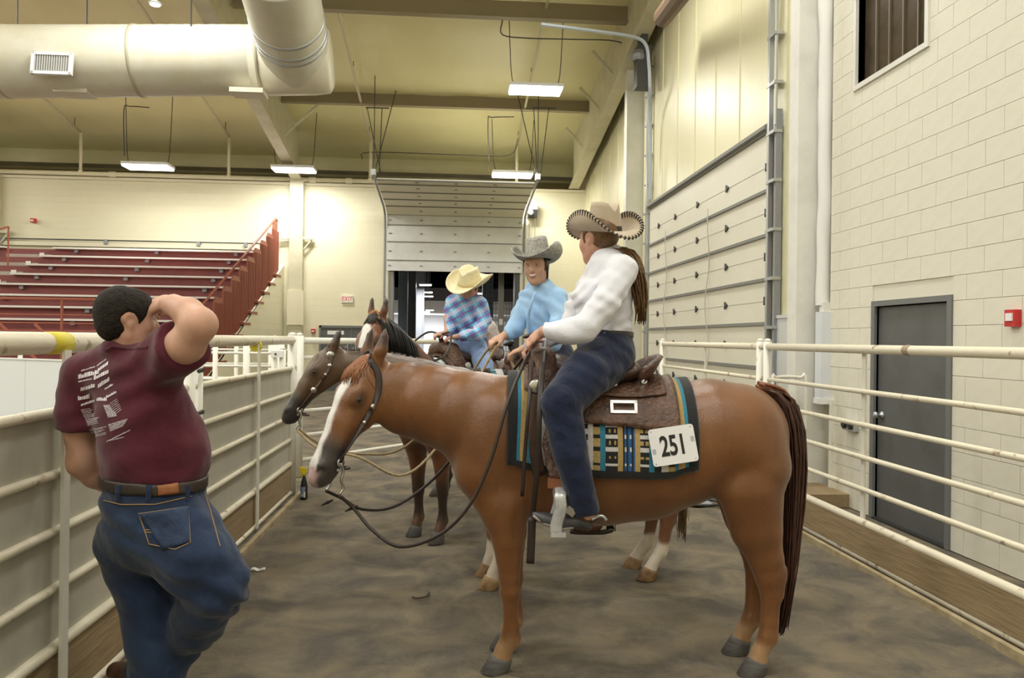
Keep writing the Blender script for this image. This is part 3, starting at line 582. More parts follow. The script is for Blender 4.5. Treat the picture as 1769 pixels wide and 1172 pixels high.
# dirt-side kerbs along both fences
for (X, lb, a, b) in ((XL+0.10, 'thin timber kerb along the foot of the sheeted fence', 1.2, 8.3), (XR-0.09, 'thin timber kerb along the foot of the open pipe fence', 2.2, 11.3)):
    tag(MB().box(X-0.02, X+0.02, a, b, -0.03, 0.035).build('kerb_board', mat('kerb_tan', (0.44, 0.36, 0.22), 0.8, col2=(0.3, 0.23, 0.13), scale=6)), lb, 'kerb')
def rail_run(name, label, a, b, zs_, posts, mm=M_railw, r=0.022, cat='fence', group=None):
    a = np.array(a, float); b = np.array(b, float); t = thing(name, label, cat, ((a+b)/2)*np.array((1, 1, 0)), group)
    for z in zs_: MB().tube([a+UP*z, b+UP*z], 0.038 if z > 1.55 else r, 8).build('rail', mm, t, True)
    for f, pr, h in posts:
        p = a+(b-a)*f; MB().tube([p, p+UP*h], pr, 10).build('post', mm, t, True); MB().lathe(p+UP*h, [(pr, 0), (pr*0.6, 0.025), (0.002, 0.035)], 10).build('post_cap', mm, t, True)
    return t
rail_run('cross_fence', 'white pipe cross fence beyond the end of the sheeted panel', (-1.78, 9.35, 0), (0.6, 12.2, 0), (1.60, 1.40, 1.10, 0.77, 0.48, 0.19), ((0.0, 0.05, 1.66), (1, 0.05, 1.66), (0.5, 0.03, 1.6)))
rail_run('arena_gate', 'white pipe gate behind the sheeted fence, seen over its top', (-3.2, 9.2, 0), (-1.95, 9.2, 0), (1.45, 1.30, 1.15, 0.9, 0.6, 0.3), ((0.0, 0.03, 1.6), (0.40, 0.03, 1.6), (0.68, 0.04, 1.6), (0.99, 0.04, 1.6)), r=0.016, cat='gate')
rail_run('arena_gate', 'white pipe gate farther behind, in front of the bleacher wall', (-4.1, 11.4, 0), (-2.2, 11.4, 0), (1.45, 1.25, 1.05, 0.8, 0.5), ((0.0, 0.03, 1.6), (0.55, 0.03, 1.6), (0.80, 0.03, 1.6)), r=0.016, cat='gate')
t = thing('gate_latch_post', 'pair of stout white gate posts with a latch plate', 'post', (-1.9, 8.75, 0))
for px, r, h in ((474, 0.034, 1.62), (488, 0.036, 1.5)):
    p = PA(px, 640, 1, 8.75); MB().tube([(p[0], 8.75, 0), (p[0], 8.75, h)], r, 12).build('post', M_railw, t, True); MB().lathe((p[0], 8.75, h), [(r, 0), (r*0.6, 0.03), (0.002, 0.04)], 12).build('post_cap', M_railw, t, True)
p = PA(480, 612, 1, 8.70); MB().box(p[0]-0.07, p[0]+0.06, 8.68, 8.71, p[2]-0.035, p[2]+0.035).build('latch_plate', M_white, t)
MB().lathe((p[0]-0.02, 8.68, p[2]), [(0.012, 0), (0.012, 0.01)], 8, (0, -1, 0)).build('bolt', M_dark, t)
# ------------------------------------------------------------------ smooth implicit bodies -> one continuous mesh
def prim(nodes, L=(0, 1, 0), k=0.03, sub=False, clip=()):
    "nodes: (x, y, z, radius in the plane, radius along L); a chain of blended elliptical cones"
    nd = np.array([list(n[0])+[n[1], n[2] if len(n) > 2 else n[1]] for n in nodes], dtype=np.float32)
    L = np.array(L, dtype=np.float32); L = L/np.linalg.norm(L)
    return dict(n=nd, L=L, k=k, sub=sub, clip=clip)
def prim_dist(p, Xp, inflate=0.0):
    nd = p['n']; L = p['L']; best = None
    segs = [(nd[i], nd[i+1]) for i in range(len(nd)-1)] or [(nd[0], nd[0])]
    for a, b in segs:
        ab = b[:3]-a[:3]; l2 = float(ab@ab)
        if l2 > 1e-9:
            t = np.clip(((Xp-a[:3])@ab)/l2, 0, 1)
            c = a[:3]+t[..., None]*ab; ri = a[3]+t*(b[3]-a[3])+inflate; rl = a[4]+t*(b[4]-a[4])+inflate
        else: c = a[:3]; ri = a[3]+inflate; rl = a[4]+inflate
        q = Xp-c; l = q@L; s2 = np.maximum((q*q).sum(-1)-l*l, 0)
        k0 = np.sqrt(l*l/(rl*rl)+s2/(ri*ri)); k1 = np.sqrt(l*l/rl**4+s2/ri**4)+1e-9
        d = k0*(k0-1)/k1
        d = np.where(k0 < 0.3, -np.minimum(ri, rl)*0.9, d)
        if best is None: best = d
        else:
            kk = 0.012; h = np.maximum(kk-np.abs(best-d), 0)/kk; best = np.minimum(best, d)-h*h*kk*0.25
    for (pt, nr) in p.get('clip', ()):
        nr = np.array(nr, np.float32); nr = nr/np.linalg.norm(nr); best = np.maximum(best, (Xp-np.array(pt, np.float32))@nr)
    return best
def sdf_grid(prims, vox, inflate=0.0, clips=(), disp=None):
    lo = np.min([(p['n'][:, :3]-np.max(p['n'][:, 3:5], 1)[:, None]).min(0) for p in prims if not p['sub']], 0)-inflate-3*vox
    hi = np.max([(p['n'][:, :3]+np.max(p['n'][:, 3:5], 1)[:, None]).max(0) for p in prims if not p['sub']], 0)+inflate+3*vox
    n = np.ceil((hi-lo)/vox).astype(int)+1
    D = np.full(n, 0.5, dtype=np.float32)
    ax = [lo[i]+vox*np.arange(n[i]) for i in range(3)]
    for p in prims:
        m = p['k']+2*vox+inflate; r = np.max(p['n'][:, 3:5], 1)[:, None]
        a = np.floor(((p['n'][:, :3]-r).min(0)-m-lo)/vox).astype(int).clip(0); b = np.ceil(((p['n'][:, :3]+r).max(0)+m-lo)/vox).astype(int)+1
        b = np.minimum(b, n)
        if (b <= a).any(): continue
        X = np.stack(np.meshgrid(*[ax[i][a[i]:b[i]] for i in range(3)], indexing='ij'), -1).astype(np.float32)
        d = prim_dist(p, X, inflate if not p['sub'] else 0.0)
        S = D[a[0]:b[0], a[1]:b[1], a[2]:b[2]]; k = p['k']
        if p['sub']:
            h = np.maximum(k-np.abs(S+d), 0)/k; S[...] = np.maximum(S, -d)+h*h*k*0.25
        else:
            h = np.maximum(k-np.abs(S-d), 0)/k; S[...] = np.minimum(S, d)-h*h*k*0.25
    if clips or disp:
        X = np.stack(np.meshgrid(*ax, indexing='ij'), -1).astype(np.float32)
        if disp: D += disp(X)
        for (pt, nr) in clips:
            nr = np.array(nr, float); nr = nr/np.linalg.norm(nr)
            D = np.maximum(D, ((X-np.array(pt, np.float32))@nr.astype(np.float32)))
    return D, lo
def surface_net(D, lo, vox, relax=2):
    n = np.array(D.shape); s = D < 0
    c = np.zeros(n-1, dtype=np.uint8)
    offs = [(i, j, k) for i in (0, 1) for j in (0, 1) for k in (0, 1)]
    for (i, j, k) in offs: c += s[i:n[0]-1+i, j:n[1]-1+j, k:n[2]-1+k]
    act = (c > 0) & (c < 8); idx = np.argwhere(act); vid = np.full(n-1, -1, dtype=np.int64); vid[act] = np.arange(len(idx))
    val = {o: D[idx[:, 0]+o[0], idx[:, 1]+o[1], idx[:, 2]+o[2]] for o in offs}
    acc = np.zeros((len(idx), 3)); cnt = np.zeros(len(idx))
    for o in offs:
        for axi in range(3):
            if o[axi] == 0:
                o2 = tuple(o[i]+(1 if i == axi else 0) for i in range(3)); a, b = val[o], val[o2]; cr = (a < 0) != (b < 0)
                t = np.where(cr, a/np.where(cr, a-b, 1), 0); pt = np.tile(np.array(o, float), (len(idx), 1)); pt[:, axi] += t
                acc[cr] += pt[cr]; cnt[cr] += 1
    V = lo+vox*(idx+acc/cnt[:, None]); Fs = []
    for axi in range(3):
        u, w_ = [i for i in range(3) if i != axi]
        sl = [slice(None)]*3; sl[axi] = slice(0, n[axi]-1); s2 = list(sl); s2[axi] = slice(1, n[axi])
        e = np.argwhere(s[tuple(sl)] != s[tuple(s2)])
        e = e[(e[:, u] > 0) & (e[:, w_] > 0) & (e[:, u] < n[u]-1) & (e[:, w_] < n[w_]-1)]
        f = []
        for du, dw in ((-1, -1), (0, -1), (0, 0), (-1, 0)):
            q = e.copy(); q[:, u] += du; q[:, w_] += dw; f.append(vid[q[:, 0], q[:, 1], q[:, 2]])
        f = np.stack(f, 1); flip = s[e[:, 0], e[:, 1], e[:, 2]]
        if axi == 1: flip = ~flip
        f[~flip] = f[~flip][:, ::-1]; Fs.append(f)
    F = np.concatenate(Fs); F = F[(F >= 0).all(1)]
    for it in range(relax):
        S = np.zeros_like(V); c_ = np.zeros(len(V))
        for a, b in ((0, 1), (1, 2), (2, 3), (3, 0)):
            np.add.at(S, F[:, a], V[F[:, b]]); np.add.at(S, F[:, b], V[F[:, a]]); np.add.at(c_, F[:, a], 1); np.add.at(c_, F[:, b], 1)
        V = V+(S/np.maximum(c_, 1)[:, None]-V)*(0.55 if it % 2 == 0 else 0.35)
    return V, F
def body(name, prims, vox, m, parent=None, inflate=0.0, clips=(), disp=None, colf=None, local=False, relax=2):
    D, lo = sdf_grid(prims, vox, inflate, clips, disp); V, F = surface_net(D, lo, vox, relax)
    me = bpy.data.meshes.new(name); off = np.zeros(3) if (parent is None or local) else worldloc(parent)
    me.vertices.add(len(V)); me.vertices.foreach_set('co', (V-off).astype(np.float32).ravel())
    me.loops.add(len(F)*4); me.loops.foreach_set('vertex_index', F.astype(np.int32).ravel())
    me.polygons.add(len(F)); me.polygons.foreach_set('loop_start', np.arange(0, len(F)*4, 4, dtype=np.int32))
    me.update(calc_edges=True); me.validate(); me.polygons.foreach_set('use_smooth', np.ones(len(me.polygons), dtype=bool))
    if colf is not None:
        a = me.color_attributes.new('Col', 'FLOAT_COLOR', 'POINT'); c4 = np.ones((len(V), 4), dtype=np.float32); c4[:, :3] = colf(V); a.data.foreach_set('color', c4.ravel())
    me.materials.append(m); return link(bpy.data.objects.new(name, me), parent)
def sstep(a, b, x): t = np.clip((x-a)/(b-a), 0, 1); return t*t*(3-2*t)
def wob(X, s, seed=0.0):
    "cheap smooth variation"
    x, y, z = X[..., 0]*s, X[..., 1]*s, X[..., 2]*s
    return (np.sin(x*1.7+y*2.3+seed)+np.sin(y*2.9-z*1.9+seed*1.7)+np.sin(z*2.6+x*1.3+seed*2.3)+np.sin((x+y+z)*1.4+seed*3.1))*0.25
# ------------------------------------------------------------------ horses (x forward, y to the horse's left, z up)
HZ = 4.02; HO = np.array([FW[0]*HZ, FW[1]*HZ, 0.0])
def hl(px, py, Z=HZ):
    q = P(px, py, Z)-HO; return np.array([-(q@R0), -(q@FW), q[2]])
def hx(px, py, y=0.0):
    q = hl(px, py, HZ-y); q[1] = y; return q
TORSO = [(893, 648, 886, .225), (960, 652, 905, .27), (1040, 668, 906, .29), (1110, 670, 897, .295), (1170, 661, 874, .29), (1225, 655, 848, .275), (1270, 662, 842, .235)]
def head_frame(psi, beta, roll=0.0):
    e = np.array((math.cos(psi), math.sin(psi), 0)); L = np.array((-math.sin(psi), math.cos(psi), 0))
    d = e*math.cos(beta)-UP*math.sin(beta); n = e*math.sin(beta)+UP*math.cos(beta); return d, n, L
def head_prims(poll, d, n, L, s):
    q = lambda t, a=0.0, l=0.0: poll+s*(d*t+n*a+L*l)
    pr = [prim([(q(0.0, -.01), .085*s, .070*s), (q(.10, .0), .108*s, .088*s), (q(.19, -.012), .118*s, .098*s), (q(.31, -.004), .095*s, .076*s), (q(.43, .0), .074*s, .060*s), (q(.53, .0), .066*s, .058*s), (q(.60, -.006), .056*s, .052*s)], L, .03),
          prim([(q(.535, -.055), .036*s, .036*s), (q(.59, -.052), .026*s, .032*s)], L, .02)]
    for sg in (-1, 1):
        pr += [prim([(q(.14, -.075, sg*.05), .085*s, .038*s), (q(.25, -.06, sg*.048), .06*s, .03*s)], L, .04),
               prim([(q(.165, .052, sg*.078), .036*s, .026*s), (q(.20, .045, sg*.082), .030*s, .022*s)], L, .03),
               prim([(q(.56, .028, sg*.042), .028*s, .020*s)], L, .02),
               prim([(q(.575, .026, sg*.066), .019*s, .026*s)], L, .010, True),
               prim([(q(.27, .025, sg*.066), .016*s, .012*s), (q(.44, -.005, sg*.054), .011*s, .008*s)], L, .03)]
        et = -d*.10+n*.02+L*sg*.02
        e0 = q(-.025, .01, sg*.050); pr.append(prim([(e0, .028*s, .026*s), (e0+s*(-d*.06+n*.024+L*sg*.018), .038*s, .024*s), (e0+s*(-d*.125+n*.042+L*sg*.022), .026*s, .016*s), (e0+s*(-d*.178+n*.054+L*sg*.010), .006*s, .006*s)], L+d*0.25*sg, .015))
        pr.append(prim([(e0+s*(-d*.06+n*.065+L*sg*.032), .018*s, .014*s), (e0+s*(-d*.12+n*.068+L*sg*.030), .011*s, .010*s)], L, .012, True))
    return pr
def leg_prims(pts, y, k=.03):
    return prim([((p[0], y if len(p) < 5 else p[4], p[1]), p[2], p[3]) for p in pts], (0, 1, 0), k)
def horse(name, label, group, loc, rotz, scale, poll, psi, beta, hs, colp, vox, feet, hoofmat, neck=None, mane=None, tailcol=None, tailp=None):
    root = thing(name, label, 'horse', loc, group, rotz); root.scale = (scale,)*3
    pr = []
    nd = []
    for x, yt, yb, w_ in TORSO:
        a, b = hx(x, yt), hx(x, yb); nd.append(((a+b)/2, np.linalg.norm(a-b)/2, w_))
    pr.append(prim(nd, (0, 1, 0), .04))
    d, n, L = head_frame(psi, beta)
    wb_ = hx(872, 752); nb = neck or [(hx(702, 688), .190, .095), (hx(757, 702), .205, .125), (hx(820, 722), .238, .160)]
    thr = poll + hs*(d*.07-n*.055)
    pr.append(prim([(thr, .118*hs, .076*hs)] + nb + [(wb_, .27, .19)], (L+np.array((0, 1, 0)))/2, .05))
    pr += head_prims(poll, d, n, L, hs)
    for sg in (-1, 1):
        pr += [prim([(hx(868, 720)+(0, sg*.13, 0), .12, .08), (hx(836, 812)+(0, sg*.135, 0), .125, .085), (hx(870, 880)+(0, sg*.135, 0), .105, .075)], (0, 1, 0), .06),
               prim([(hx(818, 820)+(0, sg*.08, 0), .075, .07)], (0, 1, 0), .05),
               prim([(hx(1268, 738)+(0, sg*.10, 0), .175, .145), (hx(1300, 800)+(0, sg*.125, 0), .150, .120), (hx(1262, 838)+(0, sg*.14, 0), .095, .085)], (0, 1, 0), .06)]
    hv = []
    for kind, y, pts in feet:
        pr.append(leg_prims(pts, y)); hv.append((kind, y, pts[-1]))
        if kind == 'h': pr.append(prim([((pts[3][0]-pts[3][2]*.9, y, pts[3][1]+.03), .026, .022), ((pts[3][0]-pts[3][2]*.75, y, pts[3][1]-.09), .018, .018)], (0, 1, 0), .03))
    frame = (poll, d, n, L, hs)
    o = body('body', pr, vox, M_coat, root, colf=lambda V: colp(V, frame), local=True)
    # hooves
    for kind, y, p in hv:
        fx, fz = p[0], p[1]; g = MB(); rings = []
        for (z, r, dx) in ((fz+.012, .048, -.004), (fz-.005, .050, .002), (-0.002+0.004, .064, .030), (-.004, .060, .030)):
            rings.append([(fx+dx+r*1.1*math.cos(a), y+r*math.sin(a)*0.98, z+(0.018*math.cos(a) if z > 0.02 else 0)) for a in np.linspace(0, 2*math.pi, 18, endpoint=False)])
        g.sheet(rings, True); k0 = len(g.V); g.F.append(tuple(range(18))); g.F.append(tuple(range(k0-18, k0)))
        g.build('hoof', hoofmat, root, True, local=True)
    for sg in (-1, 1):
        c = poll+hs*(d*.195+n*.040+L*sg*.089); q = MB(); q.lathe(c-L*sg*0.012*hs, [(0.001, -.0)]+[(.019*hs*math.sin(a), .019*hs*(1-math.cos(a))) for a in np.linspace(.3, 2.8, 8)]+[(0.001, .038*hs)], 14, L*sg)
        q.V = [tuple(np.array(v)-L*sg*0.006*hs) for v in q.V]
        q.build('eye', mat('horse_eye', (0.012, 0.008, 0.006), 0.08, coat=0.6), root, True, local=True)
    return root, o, frame
def hair(name, roots, m, parent, width=0.005, local=True, seg=3):
    "strands: list of point lists; each a flat tapering lock"
    g = MB()
    for pts in roots:
        n = len(pts); g.tube(pts, [width*(1-0.75*(i/(n-1))**1.5) for i in range(n)], seg)
    return g.build(name, m, parent, True, local=local)
M_coat = mat('horse_coat', (0.5, 0.2, 0.1), 0.34, col2=(0.72, 0.68, 0.62), scale=7, lo=0.35, hi=0.75, attr='Col', bump=0.12, bscale=120, spec=0.6, sheen=0.15, stretch=(1, 1, 0.6))
M_hoofg = mat('grey_hoof', (0.13, 0.125, 0.12), 0.6, col2=(0.07, 0.065, 0.06), scale=14, stretch=(1, 1, 8)); M_hooft = mat('tan_hoof', (0.42, 0.27, 0.13), 0.6, col2=(0.2, 0.11, 0.06), scale=12); M_hoofb = mat('black_hoof', (0.07, 0.065, 0.06), 0.6)
def coat(base, dark, legc, sock, sockz, muzzle, blaze, star=False, belly=1.0, pastern=None):
    base, dark, legc, muzzle = [np.array(c) for c in (base, dark, legc, muzzle)]
    def f(V, fr):
        poll, d, n, L, s = fr
        z = V[:, 2]; col = np.tile(base, (len(V), 1)); v = wob(V, 5.0)[:, None]*0.13+wob(V, 2.2, 4.0)[:, None]*0.12
        col = col*(1+v); q = (V-poll)/s; t = q@d; a = q@n; l = q@L
        hd = (np.abs(l) < .16) & (t > -.25) & (t < .75) & (a > -.25) & (a < .2) & (z > 0.85)
        lw = sstep(.62, .40, z)[:, None]; col = col*(1-lw)+legc*lw
        if pastern is not None:
            pw = (sstep(.20, .13, z)*sstep(-0.02, .03, z))[:, None]; col = col*(1-pw)+np.array(pastern)*pw
        if sock is not None:
            for (x0, x1, y0, y1) in sockz[1]:
                w_ = (sstep(sockz[0]+.02, sockz[0]-.02, z+0.02*np.sin(V[:, 1]*40))*((V[:, 0] > x0) & (V[:, 0] < x1) & (V[:, 1] > y0) & (V[:, 1] < y1)))[:, None]; col = col*(1-w_)+np.array(sock)*w_
        m_ = (sstep(.35, .47, t+0.25*np.maximum(0, -a))*hd)[:, None]; col = col*(1-m_)+muzzle*m_
        ey = (np.exp(-(((t-.195)/.05)**2+((a-.035)/.04)**2))*hd*(np.abs(l) > .04)*0.65)[:, None]; col = col*(1-ey)+dark*ey
        er = (hd & (t < -.035) & (np.abs(l) > .03))
        erw = (sstep(-.06, -.13, t)*er*0.8)[:, None]; col = col*(1-erw)+dark*erw
        if blaze:
            wd = np.interp(t, [.0, .06, .10, .16, .3, .45, .54, .60, .68], [0, .012, .046, .038, .027, .026, .034, .038, .030]); fr_ = (a > np.interp(t, [0, .2, .4, .6, .7], [.03, .045, .03, .02, -.05]))
            lim = blaze if blaze is not True else 9
            bz = (sstep(.008, -.008, np.abs(l+.004*np.sin(t*30))-wd)*fr_*hd*(t > .03)*(t < lim))[:, None]
            wc = np.where((t > .575)[:, None], np.array((.62, .42, .40)), np.array((.86, .84, .82))); col = col*(1-bz)+wc*bz
        return np.clip(col, 0.004, 1)
    return f
# legs: (x, z, fore-aft radius, lateral radius)
def px_leg(y, rows):
    out = []
    for (xa, xb, py, lat) in rows:
        a = hx(xa, py, y); b = hx(xb, py, y); out.append(((a[0]+b[0])/2, (a[2]+b[2])/2, abs(a[0]-b[0])/2, lat))
    return out
NF = px_leg(.15, [(832, 914, 878, .075), (850, 905, 935, .062), (862, 898, 1000, .050), (863, 899, 1024, .050), (868, 895, 1052, .036), (869, 897, 1085, .034), (864, 900, 1106, .044), (856, 886, 1124, .038), (848, 882, 1142, .045)])
FF = [(x-.015, z, r, l) for x, z, r, l in px_leg(-.15, [(834, 912, 866, .075), (852, 905, 920, .062), (862, 898, 980, .050), (863, 899, 1003, .050), (868, 895, 1030, .036), (869, 897, 1060, .034), (866, 900, 1080, .044), (860, 890, 1098, .038), (856, 890, 1112, .045)])]
NH = px_leg(.15, [(1240, 1355, 850, .105), (1262, 1352, 915, .075), (1292, 1354, 965, .055), (1304, 1354, 996, .046), (1314, 1350, 1030, .036), (1314, 1345, 1075, .035), (1309, 1344, 1100, .045), (1300, 1328, 1122, .038), (1290, 1326, 1143, .045)])
FH = px_leg(-.13, [(1230, 1340, 840, .105), (1250, 1335, 890, .075), (1276, 1335, 945, .055), (1285, 1332, 975, .046), (1288, 1322, 1005, .036), (1287, 1316, 1050, .035), (1281, 1316, 1073, .045), (1272, 1300, 1094, .038), (1262, 1296, 1112, .045)])
for lg in (NF, FF, NH, FH):
    z0 = lg[-1][1]; dz = 0.062-z0
    for i, p in enumerate(lg):
        f = i/(len(lg)-1); lg[i] = (p[0], p[1]+dz*f, p[2], p[3])
FEET = [('f', .15, NF), ('f', -.15, FF), ('h', .15, NH), ('h', -.13, FH)]
RZ1 = math.atan2(-R0[1], -R0[0])
h1, h1b, fr1 = horse('horse', 'sorrel horse with white blaze wearing the number 251', 'saddled horses', HO, RZ1, 1.0, hx(642, 636, .03), math.radians(41), math.radians(61), 1.0,
    coat((.205, .081, .023), (.022, .012, .009), (.205, .081, .023), None, None, (.050, .040, .038), True, pastern=(.42, .25, .13)), .0125, FEET, M_hoofg)
def strands(n, path, spread, seed, seg=9, jit=0.02, keep=0.35):
    rnd = np.random.RandomState(seed); P_ = np.array(smooth_pts(path, 6)); out = []
    for i in range(n):
        o = rnd.normal(0, 1, 3)*spread; e = rnd.uniform(.72, 1.0); idx = np.linspace(0, (len(P_)-1)*e, seg); q = []
        ph = rnd.uniform(0, 6)
        for j, t in enumerate(idx):
            a = int(min(t, len(P_)-2)); f = t-a; b = P_[a]*(1-f)+P_[a+1]*f; u = j/(seg-1); sp = keep+(1-keep)*math.sin(math.pi*min(u*1.15, 1))
            q.append(b+o*sp+jit*u*np.array((math.sin(ph+3*u), math.cos(ph*1.3+2*u), 0)))
        out.append(q)
    return out
M_tail1 = mat('dark_auburn_hair', (0.075, 0.025, 0.014), 0.45, col2=(0.035, 0.013, 0.008), scale=40, stretch=(6, 6, .4))
M_fore1 = mat('chestnut_forelock', (0.30, 0.115, 0.035), 0.5, col2=(0.19, 0.066, 0.02), scale=40, stretch=(6, 6, 1))
tp = [hx(1318, 672), hx(1352, 690), hx(1368, 750), hx(1371, 850), hx(1366, 950), hx(1358, 1040), hx(1348, 1100)]
hair('tail', strands(240, tp, np.array((.024, .030, .012)), 3, jit=.015), M_tail1, h1, .0085)
hair('tail_head', strands(60, [hx(1312, 669), hx(1345, 684), hx(1362, 725), hx(1368, 790)], np.array((.014, .022, .012)), 5, jit=.005, keep=.8), mat('chestnut_tail', (0.22, .075, .026), .5), h1, .009)
po, d_, n_, L_, s_ = fr1
fl = []
rnd = np.random.RandomState(2)
bvh0 = BVHTree.FromPolygons([v.co[:] for v in h1b.data.vertices], [tuple(p.vertices) for p in h1b.data.polygons])
def on_face(fr, bv, t, l, off):
    po, d, n, L, s = fr; o_ = po+s*(d*t+L*l+n*.4); h_ = bv.ray_cast(Vector(o_), Vector(-n)); return (np.array(h_[0]) if h_[0] is not None else po+s*(d*t+L*l+n*.08))+n*off
def forelock(fr, bv, n, ln, seed):
    r_ = np.random.RandomState(seed); out = []
    for i in range(n):
        l0 = r_.uniform(-.038, .038); e = r_.uniform(.35, 1.0)*ln; dr = l0*r_.uniform(.4, 1.3)+r_.normal(0, .014); ts = np.linspace(-.035, e, 6)
        out.append([on_face(fr, bv, t, l0+dr*(k/5), .004+.012*math.sin(math.pi*k/5)*r_.uniform(.3, 1)) for k, t in enumerate(ts)])
    return out
fl = forelock(fr1, bvh0, 170, .15, 3)
hair('forelock', fl, M_fore1, h1, .0045)
# the other horses
def cpos(xc, Z): return np.array([0, 0, 0])+R0*xc+FW*Z
def place(front_c, front_z, dirc, scale):
    "ground point such that the forelegs (local x=.05) stand at camera offset front_c, depth front_z"
    dv = R0*dirc[0]+FW*dirc[1]; dv = dv/np.linalg.norm(dv); rz = math.atan2(dv[1], dv[0]); o = cpos(front_c, front_z)-dv*.05*scale; o[2] = 0
    return o, rz, dv
def tolocal(o, rz, sc, w_):
    q = (np.array(w_)-o)/sc; c, s = math.cos(rz), math.sin(rz); return np.array([c*q[0]+s*q[1], -s*q[0]+c*q[1], q[2]])
def towards(px, py, Z, rz, o, sc): return tolocal(o, rz, sc, P(px, py, Z))
def feet_shift(fx, hx_, sz=1.0):
    out = []
    for kind, y, pts in FEET:
        dx = fx if kind == 'f' else hx_; n = len(pts); out.append((kind, y, [(p[0]+dx*(i/(n-1)), p[1]*sz, p[2], p[3]) for i, p in enumerate(pts)]))
    return out
o2, rz2, dv2 = place(-.16, 5.30, (-.975, -.22), .97)
poll2 = towards(574, 612, 5.05, rz2, o2, .97)
def neck_to(poll, lift=0.0):
    a = np.array(hx(850, 735)); out = []
    for f, r, l in ((.30, .135, .085), (.58, .185, .115), (.82, .24, .155)): q = poll*(1-f)+a*f; q[2] += lift*math.sin(math.pi*f)-.03; out.append((q, r, l))
    return out
ALL = (-9, 9, -9, 9)
h2, h2b, fr2 = horse('horse', 'dark brown horse with white socks and silver-studded headstall', 'saddled horses', o2, rz2, .97, poll2, math.radians(4), math.radians(56), .84,
    coat((.100, .054, .026), (.016, .011, .008), (.20, .085, .035), (.74, .66, .56), (.27, [ALL]), (.030, .024, .022), False), .016, feet_shift(.0, .12), M_hooft, neck=neck_to(poll2, .04))
M_flax = mat('flaxen_hair', (0.34, 0.24, 0.12), 0.5, col2=(0.17, 0.10, 0.05), scale=40, stretch=(6, 6, .5)); M_blkh = mat('black_hair', (0.012, 0.010, 0.010), 0.45); M_dbr = mat('dark_brown_hair', (0.05, 0.03, 0.018), 0.5)
tp2 = [hx(1318, 672), hx(1352, 690), hx(1366, 750), hx(1366, 860), hx(1362, 980), hx(1358, 1075)]
hair('tail', strands(150, tp2, np.array((.026, .030, .012)), 9), M_flax, h2, .008)
def mane_on(h, fr, base, m, seed, ln=.16, n=130, side=-1):
    r_ = np.random.RandomState(seed); po = fr[0]; a = hx(880, 645); out = []
    nk = [po-fr[1]*.02*fr[4]+fr[2]*.06*fr[4]] + [q[0]+UP*q[1]*.93 for q in base] + [a]
    nk = smooth_pts(nk, 6)
    for i in range(n):
        f = r_.uniform(0, 1)*(len(nk)-1.01); k = int(f); c = nk[k]*(1-f+k)+nk[k+1]*(f-k); y = r_.normal(0, .012); s = side if side else r_.choice((-1, 1)); e = r_.uniform(.7, 1.1)
        out.append([c+(0, y, -.02), c+(0, y+s*.025, .012), c+(-.01, y+s*.085*e, -.05), c+(-.02, y+s*.125*e, -.05-ln*.5*e), c+(-.02, y+s*.14*e, -.05-ln*e)])
    return hair('mane', out, m, h, .010)
mane_on(h2, fr2, neck_to(poll2, .04), M_dbr, 4)
o3, rz3, dv3 = place(-.70, 6.40, (-.643, -.766), 1.0)
poll3 = towards(652, 556, 5.72, rz3, o3, 1.0)
h3, h3b, fr3 = horse('horse', 'bay horse with black mane and white star ridden by the child', 'saddled horses', o3, rz3, 1.0, poll3, math.radians(11), math.radians(66), .92,
    coat((.175, .062, .022), (.012, .010, .009), (.045, .022, .013), None, None, (.03, .022, .02), .36, pastern=(.16, .085, .05)), .016, feet_shift(0, .05), M_hoofg, neck=neck_to(poll3, .06))
mane_on(h3, fr3, neck_to(poll3, .06), M_blkh, 6, ln=.22, n=260, side=1)
fl = forelock(fr3, BVHTree.FromPolygons([v.co[:] for v in h3b.data.vertices], [tuple(p.vertices) for p in h3b.data.polygons]), 90, .07, 8)
hair('forelock', fl, M_blkh, h3, .006)
hair('tail', strands(90, tp2, np.array((.026, .030, .012)), 12), M_blkh, h3, .009)
o4, rz4, dv4 = place(-.76, 8.35, (-1, .05), 1.0)
poll4 = hx(660, 690)
h4, h4b, fr4 = horse('horse', 'dark horse mostly hidden behind the bay and the sorrel', 'saddled horses', o4, rz4, 1.0, poll4, 0.0, math.radians(70), .95,
    coat((.10, .045, .02), (.012, .010, .009), (.03, .018, .012), None, None, (.03, .022, .02), False), .028, FEET, M_hoofb, neck=neck_to(poll4))
